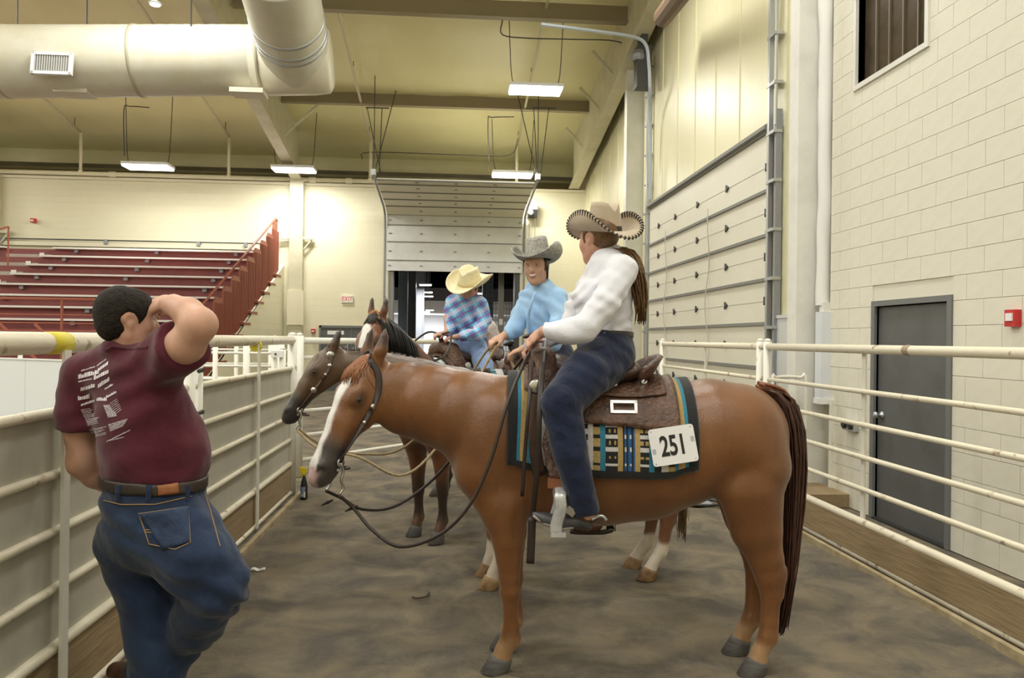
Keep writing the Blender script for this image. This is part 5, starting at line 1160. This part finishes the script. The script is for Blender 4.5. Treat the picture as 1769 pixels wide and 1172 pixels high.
def eyes(parent, q, l, s, m_iris):
    for sg in (-1, 1):
        c = q(.080, .010, sg*.032)
        e = MB(); f = (q(1, 0)-q(0, 0)); f /= np.linalg.norm(f); e.lathe(c-f*.012*s, [(.013*s*math.sin(a), .012*s*(1-math.cos(a))) for a in np.linspace(.05, 3.0, 8)], 12, f); eo = e.build('eye', mat('eye_white', (.72, .70, .67), .2), parent, True)
        MB().lathe(c+f*.0105*s, [(.006*s, 0), (.005*s, .0012*s), (.001, .0016*s)], 10, f).build('iris', m_iris, eo, True)
        MB().tube([q(.090, .030, sg*.016), q(.092, .034, sg*.032), q(.082, .029, sg*.047)], [.003*s, .0035*s, .002*s], 5).build('eyebrow', M_haird, parent, True)
def cam_ray(bv, px, py):
    d = Vector(FW + (px-CX)/FPX*RC + (CY-py)/FPX*UC).normalized(); return bv.ray_cast(Vector(CAM), d)
def world_bvh(o):
    off = Vector(worldloc(o.parent)) if o.parent else Vector((0, 0, 0)); return BVHTree.FromPolygons([v.co+off for v in o.data.vertices], [tuple(p.vertices) for p in o.data.polygons])
def folds(amp, dv, freq, seed):
    dv = np.array(dv, np.float32); dv = dv/np.linalg.norm(dv)
    return lambda X: amp*np.sin(freq*(X@dv)+2.6*wob(X, 8, seed))*(.55+.9*wob(X, 4.5, seed+1))
def both(*fs): return lambda X: sum(f(X) for f in fs)
def wr(X, amp, s, seed): return amp*wob(X, s, seed)+.6*amp*wob(X, s*2.1, seed+2)
# ---- rider in white on the sorrel
Lr = FW
r1 = person('woman in white shirt and laced tan hat riding the sorrel horse', ground(P(1050, 612, HZ)))
tor = [limb([(1045, 615, 4.02, .135, .165), (1046, 578, 4.02, .125, .145), (1044, 520, 4.02, .140, .160), (1054, 468, 4.03, .115, .170), (1056, 452, 4.03, .075, .13)], Lr, .04), limb([(1020, 515, 3.97, .075), (1020, 515, 4.09, .075)], Lr, .06)]
armL = limb([(1074, 468, 3.86, .075), (1045, 525, 3.76, .066), (1008, 570, 3.72, .060), (975, 574, 3.74, .052), (940, 573, 3.82, .038)]); armR = limb([(1040, 468, 4.20, .070), (1000, 525, 4.28, .062), (985, 572, 4.25, .056), (932, 590, 4.08, .036)])
legs = [limb([(1050, 618, 3.93, .135), (1010, 650, 3.74, .116), (968, 698, 3.605, .093), (985, 780, 3.585, .080), (1002, 850, 3.60, .068), (1010, 884, 3.62, .068)]), limb([(1050, 618, 4.11, .135), (1010, 650, 4.30, .118), (968, 690, 4.435, .095), (985, 765, 4.455, .082), (1004, 850, 4.43, .070)])]; sb1 = seat_blocks(HO, RZ1, 1.0)
hf = V3(-.62, .78, -.04); hp, hq, hl_ = head_h(P(1034, 414, 4.03), hf, V3(.06, 0, 1), 1.0)
neckp = limb([(1036, 430, 4.03, .052), (1052, 458, 4.03, .060)])
hands = hand(P(940, 573, 3.84), V3(-.80, .28, -.52), V3(-.25, .5, -.75), .95, .75, -1) + hand(P(930, 591, 4.04), V3(-.72, -.25, -.6), V3(-.2, -.5, -.8), .95, .8, 1)
thin = lambda ps, k=.80: [dict(p, n=np.concatenate([p['n'][:, :3], p['n'][:, 3:]*k], 1)) for p in ps]
body('body', thin(tor+[armL, armR]+legs)+hp+[neckp]+hands+sb1, .0085, M_skinp, r1)
def shirtdisp(amp, s, seed): return lambda X: wr(X, amp, s, seed)
colr = limb([(1036, 432, 4.03, .064, .066), (1046, 447, 4.03, .070, .075), (1053, 458, 4.03, .078, .085)])
body('shirt', [cut(p, (P(1045, 582, 4.02), V3(0, 0, -1)), (P(1040, 434, 4.03), V3(-.45, 0, .90))) for p in tor+[colr]]+[cut(armL, (P(942, 573, 3.82), V3(-1, .25, -.05))), cut(armR, (P(934, 590, 4.08), V3(-1, -.25, -.2)))], .0080, M_wshirt, r1, .006, disp=both(shirtdisp(.0045, 19, 1), folds(.0055, V3(.55, .2, .8), 75, 2), folds(.0035, V3(-.7, .1, .7), 120, 5)))
body('jeans', [limb([(1046, 600, 4.02, .145, .175), (1046, 575, 4.02, .130, .152)], Lr, .04)]+legs+sb1, .0095, M_indigo, r1, .002, clips=((P(1045, 570, 4.02), V3(0.03, 0, 1)), (P(1010, 889, 3.62), V3(.12, 0, -1))), disp=both(shirtdisp(.003, 18, 4), folds(.0045, V3(.5, .1, .9), 85, 6)))
body('belt', tor[:1], .008, M_belt, r1, .016, clips=((P(1045, 571, 4.02), V3(0.03, 0, 1)), (P(1045, 583, 4.02), V3(-.03, 0, -1))))
for px in (1022, 1045, 1068, 1086):
    c = P(px, 577, 4.02-.16*math.sqrt(max(.05, 1-((px-1046)/46)**2))); MB().lathe(c, [(.008, 0), (.008, .004), (.001, .007)], 8, -FW).build('belt_stud', M_silv, r1)
for sgn, Z, y0 in ((1, 3.62, 0), (-1, 4.42, -14)):
    bt = [limb([(1012, 862+y0, Z, .050, .048), (1010, 888+y0, Z, .046, .044), (1002, 899+y0, Z, .036, .040), (968, 902+y0, Z, .034, .044), (940, 896+y0, Z, .026, .034), (922, 888+y0, Z, .010, .014)], FW, .02), limb([(1014, 902+y0, Z, .026, .030), (1015, 909+y0, Z, .024, .028)], FW, .012)]
    b_ = body('boot', bt, .008, M_boot, r1)
    MB().tube([P(921, 890+y0, Z), P(940, 902+y0, Z), P(968, 911+y0, Z), P(990, 908+y0, Z)], [.008, .016, .020, .016], 8, flat=2.0, side=UP).build('welt', M_sole, b_, True)
    MB().tube(smooth_pts([P(982, 880+y0, Z-.045), P(1000, 893+y0, Z-.052), P(1022, 900+y0, Z-.03), P(1030, 898+y0, Z)], 3), .012, 6, flat=.3).build('spur_strap', M_leb, b_, True)
    MB().obox(P(986, 884+y0, Z-.056), (V3(.8, 0, -.6), V3(.6, 0, .8), FW), (.022, .017, .004)).build('spur_buckle', M_silv, b_)
    MB().tube(smooth_pts([P(1022, 898+y0, Z-.04), P(1034, 892+y0, Z), P(1042, 893+y0, Z), P(1048, 900+y0, Z)], 3), .008, 6).build('spur', M_galv, b_, True)
hcap = hp[:1]+[prim([(hq(-.008, -.010, sg*.086), .036, .030)], hl_, .008, True) for sg in (-1, 1)]; body('hair', hcap, .009, M_hairb, r1, .011, clips=((hq(.045, 0), hq(1, .15)-hq(0, 0)), (hq(0, -.055), -(hq(0, 1)-hq(0, 0)))))
ptail = strands(150, [P(1062, 432, 3.98), P(1082, 440, 3.96), P(1098, 475, 3.93), P(1107, 520, 3.93), P(1106, 562, 3.93)], np.array((.018, .020, .010)), 21, jit=.012, keep=.4)
hair('ponytail', [[np.array(p)-worldloc(r1) for p in q] for q in ptail], M_hairb, r1, .007)
M_felt = mat('tan_felt', (.50, .41, .30), .9, col2=(.43, .35, .25), scale=6, sheen=.3); M_lace = mat('dark_lacing', (.035, .024, .020), .6)
hat(r1, P(1044, 401, 4.03), V3(-.50, .86, .10), V3(-.04, -.06, 1), M_felt, mat('hat_ribbon', (.035, .028, .025), .6), 1.0, .105, .140, M_lace, (.205, .235), dip=.035)
# ---- rider in light blue on the dark horse
r2 = person('smiling woman in light blue shirt and grey hat riding the dark horse', ground(P(950, 612, 5.40)))
f2v = V3(-.8, -.6); L2v = V3(.6, -.8)
tor2 = [limb([(952, 618, 5.40, .13, .16), (946, 585, 5.40, .115, .135), (940, 540, 5.38, .120, .150), (936, 512, 5.37, .10, .160), (934, 500, 5.36, .07, .12)], L2v, .04)]
a2r = limb([(914, 514, 5.48, .062), (900, 545, 5.40, .058), (888, 570, 5.33, .052), (872, 580, 5.27, .036)]); a2l = limb([(962, 516, 5.24, .066), (968, 555, 5.16, .058), (955, 592, 5.10, .052), (905, 603, 5.14, .036)])
leg2 = [hleg(o2, rz2, .97, 1, [(-.42, .10, 1.53, .12), (-.30, .31, 1.40, .105), (-.20, .43, 1.20, .085), (-.40, .46, .90, .074), (-.617, .467, .631, .066), (-.64, .467, .59, .066)]), hleg(o2, rz2, .97, -1, [(-.42, .10, 1.53, .12), (-.30, .31, 1.40, .105), (-.20, .43, 1.20, .085), (-.30, .46, .90, .074)])]; sb2 = seat_blocks(o2, rz2, .97)
hf2 = V3(-.30, -.95, -.02); hp2, hq2, hl2 = head_h(P(926, 463, 5.30), hf2, V3(-.10, 0, 1), .98)
neck2 = limb([(930, 480, 5.32, .048), (935, 503, 5.36, .056)])
hands2 = hand(P(872, 580, 5.27), V3(-.85, -.2, -.35), V3(-.3, .2, -.9), .95, .8, 1) + hand(P(905, 603, 5.14), V3(-.9, .1, -.3), V3(-.3, .2, -.9), .95, .8, -1)
body('body', thin(tor2+[a2r, a2l]+leg2)+hp2+[neck2]+hands2+sb2, .0085, M_skint, r2)
col2_ = limb([(931, 487, 5.33, .056, .060), (932, 494, 5.34, .064, .070), (935, 506, 5.36, .075, .085)], L2v)
body('shirt', [cut(p, (P(946, 602, 5.4), V3(0, 0, -1)), (P(930, 491, 5.3), V3(-.30, -.55, .78))) for p in tor2+[col2_]]+[cut(a2r, (P(875, 579, 5.27), V3(-1, -.3, -.4))), cut(a2l, (P(908, 602, 5.14), V3(-1, .1, -.2)))], .0085, M_bshirt, r2, .008, disp=both(shirtdisp(.005, 20, 7), folds(.007, V3(.7, .2, .7), 80, 2)))
MB().tube(smooth_pts([P(925, 505, 5.22), P(916, 530, 5.20), P(912, 560, 5.24), P(912, 590, 5.26)], 4), .010, 6, flat=.3, side=V3(1, 0, 0)).build('placket', M_bshirt, r2, True)
body('jeans', [limb([(952, 612, 5.40, .14, .17), (948, 595, 5.40, .122, .145)], L2v, .04)]+leg2+sb2, .013, M_navy, r2, .004, clips=((P(946, 594, 5.4), V3(0, 0, 1)),))
bt = [limb([(1035, 868, 5.0, .045), (1038, 895, 5.0, .042), (1030, 908, 5.0, .036), (1005, 912, 5.0, .034), (985, 912, 5.0, .014)], FW, .02)]; body('boot', bt, .010, M_bootb, r2)
fr_ = [[P(1048+rnd.uniform(-8, 8), 872+rnd.uniform(0, 30), 5.0+rnd.uniform(-.05, .05)), P(1052+rnd.uniform(-6, 10), 900, 5.0), P(1054+rnd.uniform(-8, 10), 918, 5.0)] for i in range(30)]
hair('fringe', [[np.array(p)-worldloc(r2) for p in q] for q in fr_], M_black, r2, .008)
MB().tube(smooth_pts([P(985, 918, 5.0), P(1000, 920, 5.0), P(1040, 920, 5.0), P(1058, 916, 5.0)], 3), .016, 8).build('boot_sole', M_led, r2, True)
eyes(r2, hq2, hl2, .74, mat('iris_dark', (.03, .02, .015), .2))
mth = [hq2(.091, -.048, -.026), hq2(.099, -.056, -.012), hq2(.102, -.058, 0), hq2(.099, -.056, .012), hq2(.091, -.048, .026)]
MB().tube(smooth_pts(mth, 3), [.002]+[.0075]*11+[.002], 8, flat=.5, side=UP).build('teeth', mat('teeth', (.85, .84, .80), .3), r2, True)
for dz, nm in ((.009, 'upper_lip'), (-.010, 'lower_lip')): MB().tube(smooth_pts([p+UP*dz*(1 if 0 < i < 4 else .2) for i, p in enumerate(mth)], 3), [.0015]+[.0042]*11+[.0015], 6).build(nm, mat('lip', (.46, .17, .15), .45), r2, True)
body('hair', hp2[:1], .010, M_haird, r2, .012, clips=((hq2(.040, 0), hq2(1, .25)-hq2(0, 0)), (hq2(0, -.09), -(hq2(0, 1)-hq2(0, 0)))))
lk = []
for sg in (-1, 1):
    for i in range(40): lk.append([hq2(.020+rnd.uniform(-.03, .02), .05, sg*.074), hq2(.005+rnd.uniform(-.03, .015), -.01, sg*(.078+rnd.uniform(0, .006))), hq2(-.02+rnd.uniform(-.03, .015), -.085, sg*.066)])
hair('side_hair', [[np.array(p)-worldloc(r2) for p in q] for q in lk], M_haird, r2, .005)
hat(r2, P(929, 449, 5.30), V3(-.34, -.93, .03), V3(-.06, .05, 1), mat('grey_weave', (.50, .49, .45), .9, col2=(.30, .29, .26), scale=70, lo=.4, hi=.6, bump=.4, bscale=120), None, 1.05, .105, .135, None, (.190, .225), dip=.005, cr=.006)
# ---- child in plaid on the bay
r3 = person('child in blue plaid shirt and straw hat riding the bay', ground(P(808, 592, 6.780)))
f3v = V3(-.48, -.877); L3v = V3(.877, -.48)
tor3 = [limb([(812, 598, 6.810, .12, .145), (808, 575, 6.790, .115, .13), (804, 545, 6.760, .115, .135), (804, 522, 6.730, .095, .14), (806, 513, 6.710, .06, .10)], L3v, .04)]
a3r = limb([(782, 522, 6.790, .052), (774, 550, 6.710, .050), (775, 570, 6.610, .046), (771, 576, 6.530, .030)]); a3l = limb([(829, 524, 6.660, .054), (836, 552, 6.650, .050), (826, 578, 6.530, .046), (790, 582, 6.450, .030)])
leg3 = [hleg(o3, rz3, 1.0, sg, [(-.47, .085, 1.53, .09), (-.34, .28, 1.42, .08), (-.25, .395, 1.25, .066), (-.30, .42, 1.0, .055)]) for sg in (1, -1)]; sb3 = seat_blocks(o3, rz3, 1.0)
hf3 = V3(-.40, -.80, -.55); hp3, hq3, hl3 = head_h(P(811, 497, 6.660), hf3, V3(-.1, -.3, 1), .92)
neck3 = limb([(808, 505, 6.700, .044), (806, 516, 6.720, .05)])
hands3 = hand(P(771, 576, 6.530), V3(-.9, -.25, -.1), V3(-.2, .3, -.9), .85, .8, 1)+hand(P(790, 582, 6.450), V3(-.95, .1, -.1), V3(-.2, .3, -.9), .85, .8, -1)
body('body', thin(tor3+[a3r, a3l]+leg3)+hp3+[neck3]+hands3+sb3, .010, M_skinp, r3)
body('shirt', [cut(p, (P(808, 587, 6.790), V3(0, 0, -1))) for p in tor3]+[cut(a3r, (P(773, 576, 6.530), V3(-1, -.2, 0))), cut(a3l, (P(794, 582, 6.450), V3(-1, .1, 0))), limb([(808, 509, 6.700, .058), (806, 518, 6.720, .07)])], .0105, M_plaid, r3, .012, disp=both(shirtdisp(.006, 20, 9), folds(.008, V3(.5, .2, .8), 70, 4)))
body('jeans', [limb([(812, 600, 6.790, .125, .15), (809, 582, 6.790, .115, .135)], L3v, .04)]+leg3+sb3, .013, M_ldenim, r3, .004, clips=((P(809, 584, 6.790), V3(0, 0, 1)),))
body('hair', hp3[:1], .011, M_haird, r3, .010, clips=((hq3(.04, 0), hq3(1, .2)-hq3(0, 0)),))
eyes(r3, hq3, hl3, .92, mat('iris_dark', (.03, .02, .015), .2))
for sg in (-1, 1):
    bt3 = leg3[0 if sg > 0 else 1]['n'][-1][:3]; body('boot', [prim([(bt3+UP*.02, .045), (bt3-UP*.07, .042), (bt3-UP*.10+f3v*.05, .036), (bt3-UP*.105+f3v*.14, .022)], FW, .02)], .012, M_bootb, r3)
hat(r3, P(812, 489, 6.660), V3(-.50, -.72, -.42), V3(-.02, -.40, .95), mat('straw', (.86, .79, .55), .8, col2=(.76, .67, .42), scale=50, bump=.4, bscale=120), mat('straw_band', (.66, .55, .30), .8), 1.12, .075, .115, None, (.20, .20), dip=.008, cr=.020)
# ---- rider half hidden behind the child
r4 = person('rider in pale pink shirt bending forward behind the child', ground(P(846, 600, 8.1)))
tor4 = [limb([(850, 612, 8.10, .12, .15), (846, 590, 8.08, .115, .14), (838, 570, 8.04, .11, .15), (828, 563, 8.02, .08, .14)], FW, .04)]
hp4, hq4, hl4 = head_h(P(812, 562, 7.98), V3(-.85, 0, -.5), V3(-.5, 0, .86), .95)
arm4 = [limb([(832, 572, 7.90, .05), (822, 600, 7.86, .045), (800, 610, 7.9, .03)]), limb([(832, 572, 8.16, .05), (822, 600, 8.2, .045), (800, 610, 8.15, .03)])]
leg4 = [hleg(np.array(o4)-FW*.25, rz4, 1.0, sg, [(-.47, .09, 1.50, .10), (-.32, .27, 1.36, .085), (-.22, .37, 1.18, .075), (-.27, .40, .90, .06)]) for sg in (1, -1)]; sb4 = seat_blocks(np.array(o4)-FW*.25, rz4, 1.0, False)
hn4 = hand(P(800, 610, 7.9), V3(-1, 0, -.2), V3(0, .2, -1), .9, .8, -1)+hand(P(800, 610, 8.15), V3(-1, 0, -.2), V3(0, -.2, -1), .9, .8, 1)
body('body', thin(tor4+arm4+leg4)+hp4+[limb([(815, 566, 7.99, .045), (828, 566, 8.02, .05)])]+hn4+sb4, .011, M_skinp, r4)
body('shirt', [cut(p, (P(848, 602, 8.1), V3(.1, 0, -1))) for p in tor4]+[cut(p, (P(802, 610, 8), V3(-1, 0, 0))) for p in arm4], .014, M_pinksh, r4, .010, disp=shirtdisp(.006, 20, 3)); body('jeans', [limb([(850, 612, 8.10, .125, .16)], FW)]+leg4+sb4, .014, M_navy, r4, .004, clips=((P(848, 599, 8.1), V3(0, 0, 1)),))
body('hair', hp4[:1], .012, M_haird, r4, .010, clips=((hq4(.04, 0), hq4(1, .2)-hq4(0, 0)),))
r4.location = Vector(r4.location)+Vector(FW*.25)
# ---- man leaning on the fence
r5 = person('man in maroon T-shirt and jeans leaning on the sheeted fence', ground(P(268, 1200, 3.12)))
L5 = V3(-.8, .6); f5 = V3(.6, .8)
tor5 = [limb([(268, 905, 3.10, .150, .190), (266, 850, 3.09, .165, .185), (268, 790, 3.09, .185, .188), (250, 720, 3.09, .165, .195), (230, 655, 3.09, .125, .200), (228, 625, 3.08, .085, .15)], L5, .05), limb([(300, 780, 3.10, .115), (305, 760, 3.12, .10)], L5, .06)]
a5r = limb([(285, 620, 3.00, .088), (322, 595, 2.90, .082), (346, 562, 2.86, .062)]); f5r = limb([(346, 560, 2.86, .060), (325, 540, 2.92, .056), (300, 528, 3.00, .042), (292, 526, 3.03, .036)])
a5l = limb([(146, 655, 3.18, .085), (138, 735, 3.17, .075), (142, 800, 3.16, .058)]); f5l = limb([(142, 800, 3.16, .058), (165, 822, 3.20, .052), (200, 842, 3.28, .038)])
leg5 = [limb([(236, 935, 3.15, .150), (244, 975, 3.15, .132), (258, 1035, 3.13, .112), (268, 1110, 3.12, .104), (276, 1200, 3.11, .104), (280, 1272, 3.10, .100)]), limb([(312, 932, 3.03, .152), (345, 968, 2.98, .138), (376, 1012, 2.97, .108), (340, 1075, 3.08, .098), (290, 1125, 3.22, .088), (248, 1160, 3.34, .078)])]
hf5 = V3(.80, .60, .0); hp5, hq5, hl5 = head_h(P(220, 552, 3.04), hf5, V3(-.02, 0, 1), 1.0)
neck5 = limb([(222, 585, 3.05, .068), (228, 618, 3.07, .078)])
hands5 = hand(P(292, 526, 3.03), V3(-.75, .62, .12), V3(.1, .55, -.8), 1.28, .95, 1)+hand(P(200, 842, 3.28), V3(.5, .8, -.2), V3(-.5, .6, -.5), 1.0, .5, -1)
body('body', thin(tor5+leg5, .85)+thin([a5r, a5l], .86)+[f5r, f5l]+hp5+[neck5]+hands5, .0085, M_skin, r5)
sl = lambda p, k: [dict(q, n=np.concatenate([q['n'][:, :3], q['n'][:, 3:]*k], 1)) for q in p]
tv = lambda a, b: np.array(P(*b))-np.array(P(*a))
hem5 = (P(266, 824, 3.09), V3(-.05, 0, -1))
sh5 = [cut(p, hem5) for p in tor5]+[cut(sl([limb([(285, 620, 3.00, .088), (330, 589, 2.885, .086)], None, .05)], 1.08)[0], (P(316, 598, 2.915), tv((285, 620, 3.0), (322, 590, 2.90)))), cut(sl([limb([(150, 655, 3.17, .090), (137, 760, 3.17, .084)], None, .06)], 1.04)[0], (P(138, 743, 3.17), V3(0, 0, -1))), limb([(200, 635, 3.12, .09), (160, 650, 3.16, .085)], None, .05), cut(limb([(225, 596, 3.05, .080), (228, 620, 3.07, .090)], L5, .04), (P(226, 598, 3.05), V3(.12, 0, 1)))]
sh5_o = body('shirt', sh5, .0085, M_maroonc, r5, .010, disp=both(shirtdisp(.005, 13, 2), folds(.0055, V3(-.55, .1, .85), 55, 3)))
je5 = body('jeans', [limb([(270, 908, 3.10, .178, .222), (268, 880, 3.09, .172, .208), (266, 858, 3.09, .165, .188)], L5, .05)]+tor5+leg5, .0095, M_denim, r5, .006, clips=((P(266, 836, 3.09), V3(.05, 0, 1)), (P(280, 1280, 3.1), V3(0, 0, -1))), disp=both(shirtdisp(.005, 14, 5), folds(.0075, V3(.35, .1, .95), 62, 6)))
belt5 = body('belt', [limb([(268, 905, 3.10, .165, .205), (266, 858, 3.09, .165, .188)], L5, .05)]+tor5, .008, mat('brown_belt', (.035, .024, .018), .45), r5, .016, clips=((P(266, 820, 3.09), V3(.05, 0, 1)), (P(266, 840, 3.09), V3(-.05, 0, -1))))
bvj = world_bvh(je5); bvs = world_bvh(sh5_o); bvt = world_bvh(belt5)
def on(bv, px, py, off=.003):
    h_ = cam_ray(bv, px, py); return None if h_[0] is None else np.array(h_[0]+h_[1]*off)
def patch(name, bv, quad, m, parent, n=8, off=.004, thick=.003):
    g = []
    for i in range(n+1):
        row = []
        for j in range(n+1):
            u, v = j/n, i/n; x = (quad[0][0]*(1-u)+quad[1][0]*u)*(1-v)+(quad[3][0]*(1-u)+quad[2][0]*u)*v; y = (quad[0][1]*(1-u)+quad[1][1]*u)*(1-v)+(quad[3][1]*(1-u)+quad[2][1]*u)*v
            p = on(bv, x, y, off)
            if p is None: p = row[-1] if row else (g[-1][j] if g else np.array(P(x, y, 3.0)))
            row.append(p)
        g.append(row)
    o = MB().sheet(g).build(name, m, parent, True); so = o.modifiers.new('t', 'SOLIDIFY'); so.thickness = thick; so.offset = 0; return o
def seam(name, bv, pts, m, parent, r=.0022, off=.002, sub=8):
    q = [on(bv, x, y, off) for x, y in [(a[0]*(1-t)+b[0]*t, a[1]*(1-t)+b[1]*t) for a, b in zip(pts[:-1], pts[1:]) for t in np.linspace(0, 1, sub, endpoint=False)]+[pts[-1]]]
    q = [p for p in q if p is not None]
    if len(q) > 2: return MB().tube(q, r, 5).build(name, m, parent)
M_stit = mat('tan_stitch', (.30, .20, .09), .8)
patch('back_pocket', bvj, ((240, 888), (325, 876), (329, 938), (282, 950)), mat('pocket_denim', (.030, .055, .115), .85, col2=(.014, .026, .065), scale=6, bump=.4, bscale=40), je5, 10, .004, .004)
for pts in ([(240, 888), (325, 876), (329, 938), (303, 950), (258, 940), (240, 888)], [(252, 916), (275, 918), (290, 922), (305, 908), (326, 905)], [(252, 920), (278, 923), (292, 926), (307, 912), (326, 909)], [(180, 865), (210, 872), (268, 872), (330, 858)], [(352, 850), (362, 880), (380, 945)]): seam('stitching', bvj, pts, M_stit, je5)
bvb = bvj
for px in (205, 257, 323):
    q_ = [on(bvt, px, y, .003) for y in (839, 845, 851, 856)]; q_ = [p for p in q_ if p is not None]; e_ = on(bvj, px, 866, .003)
    if e_ is not None: q_.append(e_)
    if len(q_) > 1: MB().tube(q_, .010, 6, flat=.35, side=V3(1, 0, 0)).build('belt_loop', M_denim, je5)
patch('leather_patch', bvt, ((272, 840), (307, 836), (309, 856), (274, 859)), mat('patch_leather', (.34, .13, .045), .55, col2=(.26, .09, .03), scale=20), belt5, 5, .004, .004)
# print on the back of the shirt: rows of small unreadable marks
pm = mat('print_white', (.86, .82, .88), .7); rp_ = random.Random(5); pr_ = MB()
def marks(a, b, h, dens=1.0):
    L_ = math.hypot(b[0]-a[0], b[1]-a[1]); x = 0.0
    while x < L_:
        wd = rp_.uniform(.9, 2.4)*max(.7, h/4.5); t0, t1 = x/L_, min(1, (x+wd)/L_); hh = h*rp_.uniform(.6, 1.0)
        q = [on(bvs, a[0]+(b[0]-a[0])*t, a[1]+(b[1]-a[1])*t+dy, .0022) for t, dy in ((t0, 0), (t1, 0), (t1, -hh), (t0, -hh))]
        if all(v is not None for v in q) and rp_.random() < dens: pr_.add(q, [(0, 1, 2, 3)])
        x += wd+rp_.uniform(.4, .9)
for (a, b, h) in (((141, 642), (165, 635), 2.5), ((168, 634), (184, 622), 2.5), ((136, 655), (172, 646), 8), ((170, 643), (188, 630), 6), ((136, 661), (160, 656), 3), ((163, 657), (188, 645), 8), ((140, 676), (165, 669), 8), ((170, 671), (190, 658), 8), ((182, 674), (196, 666), 4), ((135, 692), (156, 688), 9), ((184, 689), (202, 679), 5), ((140, 702), (164, 694), 5), ((168, 693), (185, 693), 6)): marks(a, b, h)
for k in range(12): marks((140+k*1.1, 709+k*2.4), (158+k*1.2+rp_.uniform(-3, 6), 706+k*2.3), 1.3)
for k in range(10): marks((180+k*.8, 702+k*2.2), (190+k*1.4, 701+k*2.0), 2.0)
for k in range(7): marks((191+k*1.5, 698+k*3.0), (203+k*1.3, 690+k*3.0), 1.3)
for k in range(6): marks((188+k*.6, 735+k*2.1), (221-k*1.5, 725+k*2.3), 1.3)
for k in range(6): marks((155+k*1.2, 743+k*2.6), (183+rp_.uniform(-8, 3), 738+k*2.5), 1.2)
marks((185, 764), (225, 744), 2.0); marks((190, 762), (215, 756), 1.4)
so_ = pr_.build('shirt_print', pm, sh5_o); so_['kind'] = 'stuff'; so_['label'] = 'rows of small white print, too blurred to read'
seam('collar_rib', bvs, [(182, 605), (195, 599), (225, 603), (255, 600)], M_maroonc, sh5_o, .006, .0)
body('hair', hp5[:1]+[prim([(hq5(-.045, -.03), .052, .056)], hl5, .03)]+[prim([(hq5(-.006, -.012, sg*.088), .036, .030)], hl5, .008, True) for sg in (-1, 1)], .007, M_hairk, r5, .010, clips=((hq5(.058, .02), hq5(1, -.55)-hq5(0, 0)), (hq5(-.04, -.075), hq5(.35, -1)-hq5(0, 0))), disp=lambda X: .003*wob(X, 90, 1)+.002*wob(X, 170, 3))
eyes(r5, hq5, hl5, 1.05, mat('iris_dark', (.03, .02, .015), .2))
for pts, yy in (([(236, 1175, 3.38), (215, 1172, 3.44), (205, 1160, 3.47), (200, 1150, 3.49)], 0),): body('boot', [limb([(252, 1158, 3.33, .062), (236, 1168, 3.38, .060), (216, 1166, 3.42, .054), (200, 1160, 3.45, .040)], FW, .03)], .009, M_bootb, r5)
body('boot', [prim([(np.array(P(280, 1262, 3.10)), .06), (np.array(P(282, 1290, 3.12)), .05), (np.array(P(300, 1287, 3.22)), .046), (np.array(P(315, 1278, 3.30)), .030)], FW, .03)], .011, M_bootb, r5)
# ------------------------------------------------------------------ small things
p = PA(525, 862, 2, 0.0); t = thing('spray_bottle', 'black spray bottle with yellow trigger head on the dirt', 'bottle', p)
MB().lathe(p, [(.030, 0), (.036, .006), (.036, .13), (.030, .17), (.016, .215), (.014, .235)], 16).build('bottle', M_black, t, True)
MB().lathe(p+UP*.235, [(.018, 0), (.018, .03), (.014, .034)], 12).build('collar', mat('yellow_plastic', (.80, .66, .03), .4), t, True)
MB().obox(p+UP*.29-R0*.006, (R0, FW, UP), (.034, .013, .022)).obox(p+UP*.315-R0*.03, (R0, FW, UP), (.016, .010, .008)).obox(p+UP*.255-R0*.026, (V3(1, 0, .4), FW, V3(-.4, 0, 1)), (.006, .009, .030)).build('trigger_head', MATS['yellow_plastic'], t)
MB().obox(p+UP*.075-FW*.036, (R0, FW, UP), (.022, .002, .05)).build('label_panel', mat('label_blue', (.05, .13, .26), .5, col2=(.5, .55, .6), scale=40), t)
MB().obox(p+UP*.05-FW*.039+R0*.016, (R0, FW, UP), (.008, .001, .03)).build('barcode', M_white, t)
p = PA(446, 986, 2, 0.005); t = tag(MB().sheet([[p+R0*(-.05+.1*i/8)+FW*(.012*j)+UP*(.008+.006*math.sin(i*1.1)+.004*j) for i in range(9)] for j in (-1, 0, 1)]).build('paper_scrap', mat('scrap_white', (.78, .78, .80), .5)), 'crumpled white paper scrap on the dirt near the man', 'litter')
t.modifiers.new('t', 'SOLIDIFY').thickness = .002
pts = [PA(x, y, 2, .012) for x, y in ((712, 1032), (722, 1034), (736, 1031), (741, 1024))]
tag(MB().tube(smooth_pts(pts, 4), .006, 6).build('twig', mat('twig_brown', (.07, .05, .035), .8)), 'small dark curved twig lying on the dirt', 'twig')
p = PA(1205, 872, 2, 0.0); t = thing('ground_frame', 'flat black metal frame lying on the dirt behind the horses', 'frame', p)
MB().tube(smooth_pts([p+R0*a+FW*b+UP*.02 for a, b in ((-.16, -.12), (.17, -.12), (.19, .12), (-.14, .14), (-.17, -.1))], 3), .014, 6).build('rim', M_dark, t, True); MB().obox(p+UP*.012, (R0, FW, UP), (.14, .10, .006)).build('plate', M_gsteel, t)
